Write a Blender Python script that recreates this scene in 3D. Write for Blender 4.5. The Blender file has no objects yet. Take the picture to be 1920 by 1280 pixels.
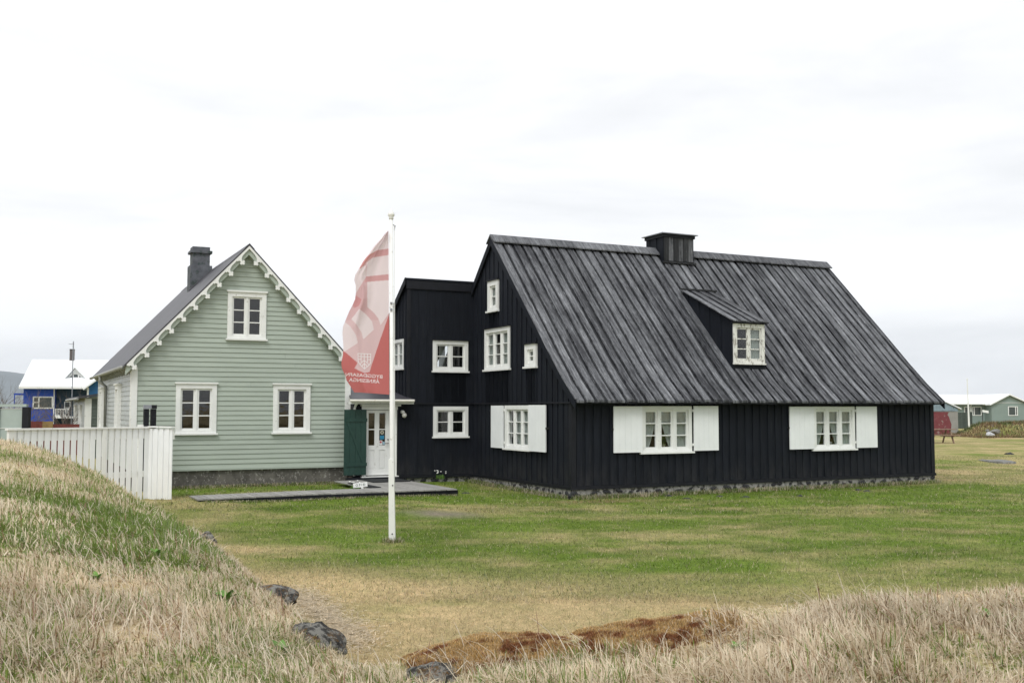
import bpy, bmesh, math, random
import numpy as np
from mathutils import Vector, Matrix

random.seed(7)
R = math.radians
sc = bpy.context.scene
COL = sc.collection

# ------------------------------------------------------------------ camera
EYE = 2.05
cd = bpy.data.cameras.new('camera')
cam = bpy.data.objects.new('camera', cd)
COL.objects.link(cam)
cam.location = (0, 0, EYE)
cam.rotation_euler = (R(90 + 3.656), 0, 0)
cd.sensor_width = 36
cd.lens = 36 * 1955 / 1920
cd.clip_end = 30000
cd.clip_start = 0.05
sc.camera = cam

# ------------------------------------------------------------------ world (overcast)
SUN_EL, SUN_AZ = 52, 200
w = bpy.data.worlds.new('World')
sc.world = w
w.use_nodes = True
nt = w.node_tree
nt.nodes.clear()
out = nt.nodes.new('ShaderNodeOutputWorld')
mixs = nt.nodes.new('ShaderNodeMixShader')
bg1 = nt.nodes.new('ShaderNodeBackground')
bg2 = nt.nodes.new('ShaderNodeBackground')
sky = nt.nodes.new('ShaderNodeTexSky')
sky.sky_type = 'NISHITA'
sky.sun_disc = False
sky.sun_elevation = R(SUN_EL)
sky.sun_rotation = R(SUN_AZ)
nt.links.new(sky.outputs[0], bg1.inputs[0])
bg1.inputs[1].default_value = 0.1
tc = nt.nodes.new('ShaderNodeTexCoord')
sep = nt.nodes.new('ShaderNodeSeparateXYZ')
nt.links.new(tc.outputs['Generated'], sep.inputs[0])
mp_ = nt.nodes.new('ShaderNodeMapping')
mp_.inputs['Scale'].default_value = (1.0, 1.0, 4.5)
mp_.inputs['Location'].default_value = (3.1, 0.4, 0.2)
nt.links.new(tc.outputs['Generated'], mp_.inputs[0])
nz = nt.nodes.new('ShaderNodeTexNoise')
nz.inputs['Scale'].default_value = 2.6
nz.inputs['Detail'].default_value = 7
nz.inputs['Roughness'].default_value = 0.55
nz.inputs['Distortion'].default_value = 0.25
nt.links.new(mp_.outputs[0], nz.inputs['Vector'])
cr = nt.nodes.new('ShaderNodeValToRGB')
cr.color_ramp.elements[0].position = 0.34
cr.color_ramp.elements[0].color = (0.82, 0.832, 0.852, 1)
cr.color_ramp.elements[1].position = 0.58
cr.color_ramp.elements[1].color = (0.985, 0.99, 1.0, 1)
nt.links.new(nz.outputs['Fac'], cr.inputs[0])
# low cloud bank close to the horizon, greyer and bluer, as under any overcast
lo = nt.nodes.new('ShaderNodeMapRange')
lo.inputs['From Min'].default_value = 0.0
lo.inputs['From Max'].default_value = 0.17
lo.inputs['To Min'].default_value = 0.0
lo.inputs['To Max'].default_value = 1.0
nt.links.new(sep.outputs['Z'], lo.inputs['Value'])
mx = nt.nodes.new('ShaderNodeMix')
mx.data_type = 'RGBA'
mx.blend_type = 'MULTIPLY'
mx.inputs['Factor'].default_value = 1
lowc = nt.nodes.new('ShaderNodeValToRGB')
lowc.color_ramp.elements[0].position = 0.0
lowc.color_ramp.elements[0].color = (0.97, 0.98, 1.0, 1)
lowc.color_ramp.elements[1].position = 1.0
lowc.color_ramp.elements[1].color = (1, 1, 1, 1)
nt.links.new(lo.outputs[0], lowc.inputs[0])
nt.links.new(cr.outputs[0], mx.inputs[6])
nt.links.new(lowc.outputs[0], mx.inputs[7])
nt.links.new(mx.outputs[2], bg2.inputs[0])
bg2.inputs[1].default_value = 0.775
mixs.inputs[0].default_value = 0.96
nt.links.new(bg1.outputs[0], mixs.inputs[1])
nt.links.new(bg2.outputs[0], mixs.inputs[2])
nt.links.new(mixs.outputs[0], out.inputs[0])

# ------------------------------------------------------------------ sun behind the cloud
sd = bpy.data.lights.new('sun', 'SUN')
sd.energy = 1.45
sd.angle = R(25)
sd.color = (1, 0.985, 0.96)
so = bpy.data.objects.new('sun', sd)
COL.objects.link(so)
az = R(SUN_AZ)
dirv = Vector((math.sin(az) * math.cos(R(SUN_EL)), math.cos(az) * math.cos(R(SUN_EL)), math.sin(R(SUN_EL))))
so.rotation_euler = dirv.to_track_quat('Z', 'Y').to_euler()
so.location = (0, -10, 30)

sc.view_settings.view_transform = 'Standard'
sc.view_settings.look = 'None'
sc.view_settings.gamma = 1
sc.view_settings.exposure = 0.6
sc.view_settings.use_curve_mapping = False
sc.render.engine = 'CYCLES'
sc.cycles.use_denoising = True
sc.cycles.max_bounces = 8
sc.cycles.transparent_max_bounces = 12
sc.cycles.sample_clamp_indirect = 4

# ------------------------------------------------------------------ materials
def principled(name, rough=0.6, spec=0.35):
    m = bpy.data.materials.new(name)
    m.use_nodes = True
    b = m.node_tree.nodes['Principled BSDF']
    b.inputs['Roughness'].default_value = rough
    b.inputs['Specular IOR Level'].default_value = spec
    return m, m.node_tree, b

def N(t, kind, **k):
    n = t.nodes.new(kind)
    for a, v in k.items():
        if hasattr(n, a):
            setattr(n, a, v)
        else:
            n.inputs[a].default_value = v
    return n

def noise(t, scale, detail=4, rough=0.55, stretch=None, coord='Object', rnd=False):
    c = N(t, 'ShaderNodeTexCoord')
    m = N(t, 'ShaderNodeMapping')
    if stretch:
        m.inputs['Scale'].default_value = stretch
    t.links.new(c.outputs[coord], m.inputs[0])
    n = N(t, 'ShaderNodeTexNoise')
    n.inputs['Scale'].default_value = scale
    n.inputs['Detail'].default_value = detail
    n.inputs['Roughness'].default_value = rough
    if rnd:
        oi = N(t, 'ShaderNodeObjectInfo')
        ad = N(t, 'ShaderNodeVectorMath', operation='MULTIPLY_ADD')
        cmb = N(t, 'ShaderNodeCombineXYZ')
        for i in range(3):
            t.links.new(oi.outputs['Random'], cmb.inputs[i])
        t.links.new(cmb.outputs[0], ad.inputs[0])
        ad.inputs[1].default_value = (37, 53, 91)
        t.links.new(m.outputs[0], ad.inputs[2])
        t.links.new(ad.outputs[0], n.inputs['Vector'])
    else:
        t.links.new(m.outputs[0], n.inputs['Vector'])
    return n

def ramp(t, src, stops):
    r = N(t, 'ShaderNodeValToRGB')
    el = r.color_ramp.elements
    while len(el) < len(stops):
        el.new(0.5)
    for e, (p, c) in zip(el, stops):
        e.position = p
        e.color = (*c, 1)
    t.links.new(src, r.inputs[0])
    return r

def mixc(t, a, b, fac, blend='MIX'):
    m = N(t, 'ShaderNodeMix', data_type='RGBA', blend_type=blend)
    for i, v in ((6, a), (7, b)):
        if isinstance(v, tuple):
            m.inputs[i].default_value = (*v, 1)
        else:
            t.links.new(v, m.inputs[i])
    if isinstance(fac, (int, float)):
        m.inputs[0].default_value = fac
    else:
        t.links.new(fac, m.inputs[0])
    return m.outputs[2]

def bump(t, b, src, strength=0.3, dist=0.01):
    n = N(t, 'ShaderNodeBump')
    n.inputs['Strength'].default_value = strength
    n.inputs['Distance'].default_value = dist
    t.links.new(src, n.inputs['Height'])
    t.links.new(n.outputs[0], b.inputs['Normal'])

def paint(name, col, rough=0.55, var=0.12, scale=6, stretch=None, objvar=0.0, spec=0.3, bmp=0.15, dirt=None):
    m, t, b = principled(name, rough, spec)
    n = noise(t, scale, 5, 0.6, stretch)
    lo_ = tuple(c * (1 - var) for c in col)
    hi_ = tuple(min(1, c * (1 + var)) for c in col)
    c = ramp(t, n.outputs['Fac'], [(0.3, lo_), (0.7, hi_)]).outputs[0]
    if dirt:
        dc, amt, dscale, dstr = dirt
        n2 = noise(t, dscale, 6, 0.7, dstr)
        f = ramp(t, n2.outputs['Fac'], [(1 - amt - 0.08, (0, 0, 0)), (1 - amt, (1, 1, 1))]).outputs[0]
        c = mixc(t, c, dc, f)
    if objvar:
        oi = N(t, 'ShaderNodeObjectInfo')
        mr = N(t, 'ShaderNodeMapRange')
        mr.inputs['To Min'].default_value = 1 - objvar
        mr.inputs['To Max'].default_value = 1 + objvar
        t.links.new(oi.outputs['Random'], mr.inputs[0])
        cb = N(t, 'ShaderNodeCombineXYZ')
        for i in range(3):
            t.links.new(mr.outputs[0], cb.inputs[i])
        c = mixc(t, c, cb.outputs[0], 1.0, 'MULTIPLY')
    t.links.new(c, b.inputs['Base Color'])
    if bmp:
        n3 = noise(t, 60, 3, 0.6, stretch)
        bump(t, b, n3.outputs['Fac'], bmp, 0.004)
    return m

M = {}
M['white'] = paint('white_paint', (0.74, 0.75, 0.73), 0.45, 0.05, 3, dirt=((0.42, 0.41, 0.37), 0.30, 9, (1, 1, 1)))
M['shutter'] = paint('white_shutter_paint', (0.765, 0.785, 0.79), 0.5, 0.04, 2)
M['worn_white'] = paint('worn_white_paint', (0.72, 0.72, 0.68), 0.6, 0.06, 4, dirt=((0.24, 0.22, 0.19), 0.40, 14, (1, 1, 0.4)))
M['black'] = paint('black_tarred_boards', (0.0085, 0.0105, 0.0155), 0.7, 0.30, 5, (6, 6, 0.5), 0.12, 0.16, 0.4)
M['black_trim'] = paint('black_trim_paint', (0.009, 0.010, 0.014), 0.6, 0.25, 5, None, 0.0, 0.25)
def splash(m, col, z0, z1, amt):
    t = m.node_tree; b = t.nodes['Principled BSDF']
    src = b.inputs['Base Color'].links[0].from_socket
    c = N(t, 'ShaderNodeTexCoord'); sp = N(t, 'ShaderNodeSeparateXYZ'); t.links.new(c.outputs['Object'], sp.inputs[0])
    mr = N(t, 'ShaderNodeMapRange'); mr.inputs['From Min'].default_value = z1; mr.inputs['From Max'].default_value = z0
    mr.inputs['To Max'].default_value = amt
    t.links.new(sp.outputs['Z'], mr.inputs[0])
    n = noise(t, 3.5, 7, .75, (1, 1, .35))
    r = ramp(t, n.outputs['Fac'], [(.42, (0, 0, 0)), (.62, (1, 1, 1))])
    mu = N(t, 'ShaderNodeMath', operation='MULTIPLY'); t.links.new(mr.outputs[0], mu.inputs[0]); t.links.new(r.outputs[0], mu.inputs[1])
    n5 = noise(t, 1.2, 8, .8, (5, 5, .5))
    r5 = ramp(t, n5.outputs['Fac'], [(.56, (0, 0, 0)), (.72, (.35, .35, .35))])
    ad = N(t, 'ShaderNodeMath', operation='ADD'); t.links.new(mu.outputs[0], ad.inputs[0]); t.links.new(r5.outputs[0], ad.inputs[1]); ad.use_clamp = True
    t.links.new(mixc(t, src, col, ad.outputs[0]), b.inputs['Base Color'])
splash(M['black'], (.045, .044, .044), .05, .75, .45)
M['green'] = paint('sage_green_paint', (0.355, 0.405, 0.352), 0.5, 0.055, 1.3, (1, 1, 5), 0.022, 0.3, 0.1)
M['grey_siding'] = paint('grey_siding_paint', (0.36, 0.385, 0.37), 0.38, 0.2, 3, (1, 1, 4), 0.08, 0.5)
M['dark_green'] = paint('dark_green_paint', (0.020, 0.052, 0.042), 0.5, 0.12, 5)
M['gutter'] = paint('zinc_gutter', (0.28, 0.29, 0.27), 0.45, 0.2, 6, spec=0.5)
M['gutter_white'] = paint('white_gutter', (0.68, 0.67, 0.60), 0.5, 0.1, 8, dirt=((0.35, 0.22, 0.12), 0.33, 20, (1, 1, 1)))
M['g_roof'] = paint('dark_sheet_roof', (0.046, 0.045, 0.054), 0.48, 0.22, 1.5, (1, 0.6, 1), spec=0.5)
M['chim'] = paint('grey_chimney_render', (0.105, 0.112, 0.128), 0.8, 0.25, 5, dirt=((0.045, 0.062, 0.058), 0.42, 4, None), bmp=0.5)
M['metal_cap'] = paint('lead_cap', (0.22, 0.23, 0.26), 0.4, 0.2, 4, spec=0.6)
M['glassy_dark'] = paint('dark_room', (0.03, 0.03, 0.032), 0.9, 0.1)
M['room'] = paint('room_floor', (0.12, 0.10, 0.08), 0.9, 0.2)
M['iron'] = paint('iron', (0.03, 0.03, 0.03), 0.5, 0.2)
M['mat'] = paint('dark_rubber_mat', (0.018, 0.02, 0.022), 0.9, 0.3, 30)
M['terracotta'] = paint('cream_pot', (0.55, 0.50, 0.36), 0.6, 0.1)
M['leaf'] = paint('leaf_green', (0.12, 0.235, 0.045), 0.55, 0.35, 8, objvar=0.2)
M['petal'] = paint('white_petals', (0.8, 0.8, 0.78), 0.6, 0.05)
M['wood_old'] = paint('weathered_plank', (0.27, 0.265, 0.25), 0.8, 0.16, 4, (6, 0.8, 1), 0.12, 0.25, 0.5)
M['table_wood'] = paint('brown_table_wood', (0.22, 0.15, 0.105), 0.8, 0.25, 5, objvar=0.1)
M['blue'] = paint('cobalt_wall', (0.014, 0.065, 0.40), 0.55, 0.1)
M['blue2'] = paint('mid_blue_wall', (0.015, 0.10, 0.24), 0.55, 0.1)
M['teal'] = paint('dark_teal_wall', (0.025, 0.055, 0.085), 0.6, 0.2)
M['roof_white'] = paint('white_sheet_roof', (0.80, 0.82, 0.83), 0.5, 0.03)
M['redwood'] = paint('red_boards', (0.13, 0.032, 0.025), 0.7, 0.25, 3, objvar=0.15)
M['ochre'] = paint('ochre_board', (0.22, 0.15, 0.06), 0.7, 0.2)
M['grey_house'] = paint('grey_green_render', (0.215, 0.27, 0.25), 0.7, 0.05, 1)
M['fence_panel'] = paint('pale_grey_panel', (0.34, 0.40, 0.375), 0.5, 0.05)
M['brick'] = paint('brown_chimney', (0.10, 0.085, 0.08), 0.8, 0.2)
M['corrugated'] = paint('blue_grey_sheet', (0.22, 0.29, 0.325), 0.5, 0.15, 2, spec=0.5)
M['bark'] = paint('grey_bark', (0.15, 0.125, 0.105), 0.9, 0.25, 10)
M['concrete'] = paint('old_concrete', (0.105, 0.10, 0.088), 0.9, 0.4, 3.5, dirt=((0.30, 0.29, 0.265), 0.36, 16, (1, 1, 0.8)), bmp=0.8)
M['mortar'] = paint('pale_mortar', (0.26, 0.255, 0.235), 0.9, 0.3, 6, dirt=((0.06, 0.06, 0.055), 0.42, 8, None), bmp=0.8)

def rock_mat(name, base, lichen, amt, moss=None, mamt=0):
    m, t, b = principled(name, 0.92, 0.2)
    n = noise(t, 7, 8, 0.7, rnd=True)
    c = ramp(t, n.outputs['Fac'], [(0.3, tuple(x * 0.45 for x in base)), (0.7, tuple(x * 1.4 for x in base))]).outputs[0]
    n2 = noise(t, 17, 8, 0.75, rnd=True)
    f = ramp(t, n2.outputs['Fac'], [(1 - amt - 0.05, (0, 0, 0)), (1 - amt + 0.03, (1, 1, 1))]).outputs[0]
    c = mixc(t, c, lichen, f)
    if moss:
        n3 = noise(t, 6, 6, 0.7, rnd=True)
        f = ramp(t, n3.outputs['Fac'], [(1 - mamt - 0.05, (0, 0, 0)), (1 - mamt + 0.03, (1, 1, 1))]).outputs[0]
        c = mixc(t, c, moss, f)
    t.links.new(c, b.inputs['Base Color'])
    bump(t, b, n2.outputs['Fac'], 1.0, 0.05)
    return m
M['stone'] = rock_mat('basalt_stone', (0.045, 0.046, 0.05), (0.22, 0.22, 0.20), 0.40)
M['rock'] = rock_mat('lichen_rock', (0.066, 0.064, 0.060), (0.27, 0.265, 0.24), 0.49, (0.15, 0.08, 0.022), 0.42)
M['pale_rock'] = rock_mat('pale_rock', (0.42, 0.43, 0.45), (0.6, 0.6, 0.6), 0.45)
M['slab'] = rock_mat('flat_grey_slab', (0.20, 0.20, 0.19), (0.30, 0.30, 0.28), 0.45)

# weathered tarred roof boards : dark tar, silvery streaks and flecks running down the slope
def roof_board_mat(name, dark, light, lift):
    m, t, b = principled(name, 0.55, 0.4)
    n1 = noise(t, 1.0, 7, 0.72, (15, 0.9, 0.9), rnd=True)
    n2 = noise(t, 1.0, 9, 0.85, (36, 5, 5), rnd=True)
    n3 = noise(t, 1.1, 3, 0.5, (1.3, 0.8, 0.8))
    a = N(t, 'ShaderNodeMath', operation='MULTIPLY')
    t.links.new(n1.outputs['Fac'], a.inputs[0]); t.links.new(n2.outputs['Fac'], a.inputs[1])
    a2 = N(t, 'ShaderNodeMath', operation='MULTIPLY_ADD')
    t.links.new(n3.outputs['Fac'], a2.inputs[0]); a2.inputs[1].default_value = 0.16
    t.links.new(a.outputs[0], a2.inputs[2])
    oi = N(t, 'ShaderNodeObjectInfo')
    a3 = N(t, 'ShaderNodeMath', operation='MULTIPLY_ADD')
    t.links.new(oi.outputs['Random'], a3.inputs[0]); a3.inputs[1].default_value = 0.07
    t.links.new(a2.outputs[0], a3.inputs[2])
    c = ramp(t, a3.outputs[0], [(0.315 - lift, dark), (0.38 - lift, tuple(0.5 * (x + y) for x, y in zip(dark, light))), (0.45 - lift, light), (0.53, (0.34, 0.35, 0.37))]).outputs[0]
    t.links.new(c, b.inputs['Base Color'])
    bump(t, b, n2.outputs['Fac'], 0.5, 0.006)
    return m
M['roof_up'] = roof_board_mat('weathered_tar_board', (0.014, 0.015, 0.019), (0.145, 0.151, 0.163), 0.012)
M['roof_low'] = roof_board_mat('shaded_tar_board', (0.005, 0.006, 0.008), (0.030, 0.032, 0.036), -0.02)  # shadow lines between the raised boards put into a near-black colour

def glass_mat():
    m = bpy.data.materials.new('window_glass')
    m.use_nodes = True
    t = m.node_tree
    t.nodes.clear()
    o = N(t, 'ShaderNodeOutputMaterial')
    tr = N(t, 'ShaderNodeBsdfTransparent')
    tr.inputs[0].default_value = (0.86, 0.9, 0.9, 1)
    gl = N(t, 'ShaderNodeBsdfGlossy')
    gl.inputs['Roughness'].default_value = 0.02
    fr = N(t, 'ShaderNodeLayerWeight')
    fr.inputs[0].default_value = 0.5
    pw = N(t, 'ShaderNodeMath', operation='POWER')
    pw.inputs[1].default_value = 4.0
    t.links.new(fr.outputs['Facing'], pw.inputs[0])
    mr = N(t, 'ShaderNodeMath', operation='MULTIPLY_ADD')
    mr.inputs[1].default_value = 0.85
    mr.inputs[2].default_value = 0.085
    t.links.new(pw.outputs[0], mr.inputs[0])
    n = noise(t, 3, 2, 0.5)
    bp = N(t, 'ShaderNodeBump')
    bp.inputs['Strength'].default_value = 0.12
    bp.inputs['Distance'].default_value = 0.02
    t.links.new(n.outputs['Fac'], bp.inputs['Height'])
    t.links.new(bp.outputs[0], gl.inputs['Normal'])
    mx_ = N(t, 'ShaderNodeMixShader')
    t.links.new(mr.outputs[0], mx_.inputs[0])
    t.links.new(tr.outputs[0], mx_.inputs[1])
    t.links.new(gl.outputs[0], mx_.inputs[2])
    t.links.new(mx_.outputs[0], o.inputs[0])
    return m
M['glass'] = glass_mat()

def cloth_mat(name, col, trans=0.45, alpha=1.0, attr=None):
    m = bpy.data.materials.new(name)
    m.use_nodes = True
    t = m.node_tree
    t.nodes.clear()
    o = N(t, 'ShaderNodeOutputMaterial')
    d = N(t, 'ShaderNodeBsdfDiffuse')
    tl = N(t, 'ShaderNodeBsdfTranslucent')
    mx_ = N(t, 'ShaderNodeMixShader')
    mx_.inputs[0].default_value = trans
    if attr:
        a = N(t, 'ShaderNodeAttribute', attribute_name=attr)
        t.links.new(a.outputs['Color'], d.inputs[0])
        t.links.new(a.outputs['Color'], tl.inputs[0])
    else:
        d.inputs[0].default_value = (*col, 1)
        tl.inputs[0].default_value = (*col, 1)
    t.links.new(d.outputs[0], mx_.inputs[1])
    t.links.new(tl.outputs[0], mx_.inputs[2])
    if alpha < 1:
        tp = N(t, 'ShaderNodeBsdfTransparent')
        m2 = N(t, 'ShaderNodeMixShader')
        m2.inputs[0].default_value = alpha
        t.links.new(tp.outputs[0], m2.inputs[1])
        t.links.new(mx_.outputs[0], m2.inputs[2])
        t.links.new(m2.outputs[0], o.inputs[0])
    else:
        t.links.new(mx_.outputs[0], o.inputs[0])
    return m
M['curtain'] = cloth_mat('net_curtain', (0.46, 0.49, 0.46), 0.22, 0.88)
M['flag'] = cloth_mat('printed_flag_cloth', (1, 1, 1), 0.42, 1.0, 'print')
M['flag_ink'] = cloth_mat('white_flag_print', (0.90, 0.88, 0.89), 0.35)
M['globe'] = paint('opal_lamp_globe', (0.66, 0.65, 0.6), 0.2, 0.03, spec=0.5)

def flat(name, col, rough=0.6):
    m, t, b = principled(name, rough)
    b.inputs['Base Color'].default_value = (*col, 1)
    return m
M['ink_green'] = flat('sign_ink', (0.10, 0.14, 0.12))

# ------------------------------------------------------------------ object helpers
def tag(o, label=None, cat=None, group=None, kind=None):
    if label: o['label'] = label
    if cat: o['category'] = cat
    if group: o['group'] = group
    if kind: o['kind'] = kind
    return o

def thing(name, label, cat, loc=(0, 0, 0), rz=0, group=None):
    o = bpy.data.objects.new(name, None)
    o.empty_display_size = 0.3
    COL.objects.link(o)
    o.location = loc
    o.rotation_euler = (0, 0, rz)
    return tag(o, label, cat, group)

class MB:
    def __init__(s):
        s.v = []; s.f = []
    def add(s, vs, fs):
        k = len(s.v)
        s.v += [tuple(p) for p in vs]
        s.f += [tuple(i + k for i in f) for f in fs]
    def box(s, x0, x1, y0, y1, z0, z1):
        s.hexa([(x0, y0, z0), (x1, y0, z0), (x1, y1, z0), (x0, y1, z0), (x0, y0, z1), (x1, y0, z1), (x1, y1, z1), (x0, y1, z1)])
    def hexa(s, p):
        s.add(p, [(0, 3, 2, 1), (4, 5, 6, 7), (0, 1, 5, 4), (1, 2, 6, 5), (2, 3, 7, 6), (3, 0, 4, 7)])
    def mbox(s, mp, a0, a1, z0, z1, n0, n1):
        s.hexa([mp(a0, z0, n1), mp(a1, z0, n1), mp(a1, z0, n0), mp(a0, z0, n0), mp(a0, z1, n1), mp(a1, z1, n1), mp(a1, z1, n0), mp(a0, z1, n0)])
    def poly(s, mp, pts, n0, n1):
        k = len(pts)
        s.add([mp(a, z, n0) for a, z in pts] + [mp(a, z, n1) for a, z in pts],
              [tuple(range(k))[::-1], tuple(range(k, 2 * k))] + [(i, (i + 1) % k, k + (i + 1) % k, k + i) for i in range(k)])
    def tube(s, pts, rs, n=8, cap=True):
        pts = [Vector(p) for p in pts]
        rings = []
        for i, p in enumerate(pts):
            d = (pts[min(i + 1, len(pts) - 1)] - pts[max(i - 1, 0)])
            if d.length < 1e-6: d = Vector((0, 0, 1))
            q = d.to_track_quat('Z', 'Y')
            r = rs[i] if hasattr(rs, '__len__') else rs
            rings.append([p + q @ Vector((r * math.cos(2 * math.pi * j / n), r * math.sin(2 * math.pi * j / n), 0)) for j in range(n)])
        vs = [v for r_ in rings for v in r_]
        fs = []
        for i in range(len(pts) - 1):
            for j in range(n):
                fs.append((i * n + j, i * n + (j + 1) % n, (i + 1) * n + (j + 1) % n, (i + 1) * n + j))
        if cap:
            fs += [tuple(range(n))[::-1], tuple((len(pts) - 1) * n + j for j in range(n))]
        s.add(vs, fs)
    def lathe(s, c, prof, n=16):
        vs = []
        for r, z in prof:
            for j in range(n):
                a = 2 * math.pi * j / n
                vs.append((c[0] + r * math.cos(a), c[1] + r * math.sin(a), c[2] + z))
        fs = []
        for i in range(len(prof) - 1):
            for j in range(n):
                fs.append((i * n + j, i * n + (j + 1) % n, (i + 1) * n + (j + 1) % n, (i + 1) * n + j))
        fs += [tuple(range(n))[::-1], tuple((len(prof) - 1) * n + j for j in range(n))]
        s.add(vs, fs)
    def build(s, name, mat, parent=None, smooth=False, label=None, bevel=0):
        me = bpy.data.meshes.new(name)
        me.from_pydata(s.v, [], s.f)
        bm = bmesh.new(); bm.from_mesh(me)
        bmesh.ops.recalc_face_normals(bm, faces=bm.faces)
        bm.to_mesh(me); bm.free()
        if smooth:
            for p in me.polygons: p.use_smooth = True
        o = bpy.data.objects.new(name, me)
        COL.objects.link(o)
        me.materials.append(mat if not isinstance(mat, str) else M[mat])
        if parent: o.parent = parent
        if label: o['label'] = label
        if bevel:
            bv = o.modifiers.new('bevel', 'BEVEL'); bv.width = bevel; bv.segments = 1
        return o

def split_build(m, name, mat, parent):
    # one object for every connected piece
    n = len(m.v); par = list(range(n))
    def find(i):
        while par[i] != i:
            par[i] = par[par[i]]; i = par[i]
        return i
    key = {}
    for i, p in enumerate(m.v):
        k = tuple(round(c, 4) for c in p)
        if k in key: par[find(i)] = find(key[k])
        else: key[k] = i
    for f in m.f:
        for i in f[1:]: par[find(i)] = find(f[0])
    groups = {}
    for f in m.f: groups.setdefault(find(f[0]), []).append(f)
    for fs in groups.values():
        q = MB(); mp = {}
        for f in fs:
            for i in f:
                if i not in mp: mp[i] = len(q.v); q.v.append(m.v[i])
            q.f.append(tuple(mp[i] for i in f))
        q.build(name, mat, parent)

def clone(o, parent=None):
    c = o.copy(); COL.objects.link(c)
    if parent: c.parent = parent
    return c

def F_front(b0): return lambda a, z, n: (a, b0 - n, z)
def F_back(b0): return lambda a, z, n: (a, b0 + n, z)
def F_left(a0): return lambda b, z, n: (a0 - n, b, z)
def F_right(a0): return lambda b, z, n: (a0 + n, b, z)

def slab(m, mp, xa, xb, zb, top, holes, n0, n1, brk=()):
    """board or wall piece between xa and xb, from zb up to top(x), minus the window holes"""
    tf = top if callable(top) else (lambda x, t=top: t)
    cuts = {xa, xb}
    for h in holes:
        for e in (h[0], h[1]):
            if xa < e < xb: cuts.add(e)
    for e in brk:
        if xa < e < xb: cuts.add(e)
    cuts = sorted(cuts)
    for c0, c1 in zip(cuts, cuts[1:]):
        if c1 - c0 < 1e-4: continue
        mid = (c0 + c1) / 2
        t0, t1 = tf(c0), tf(c1)
        z = zb
        segs = []
        for h in sorted([h for h in holes if h[0] <= mid <= h[1]], key=lambda h: h[2]):
            if h[2] > z + 1e-4: segs.append((z, z, h[2], h[2]))
            z = max(z, h[3])
        if max(t0, t1) > z + 1e-3: segs.append((z, z, max(t0, z), max(t1, z)))
        for b0, b1, u0, u1 in segs:
            m.hexa([mp(c0, b0, n1), mp(c1, b1, n1), mp(c1, b1, n0), mp(c0, b0, n0), mp(c0, u0, n1), mp(c1, u1, n1), mp(c1, u1, n0), mp(c0, u0, n0)])

# ------------------------------------------------------------------ windows
def hole_of(W):
    x0, x1, z0, z1 = W['r']; c = W.get('cw', .09)
    return (x0 + c * .6, x1 - c * .6, z0 + .05 + c * .3, z1 - c * .6)

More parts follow.
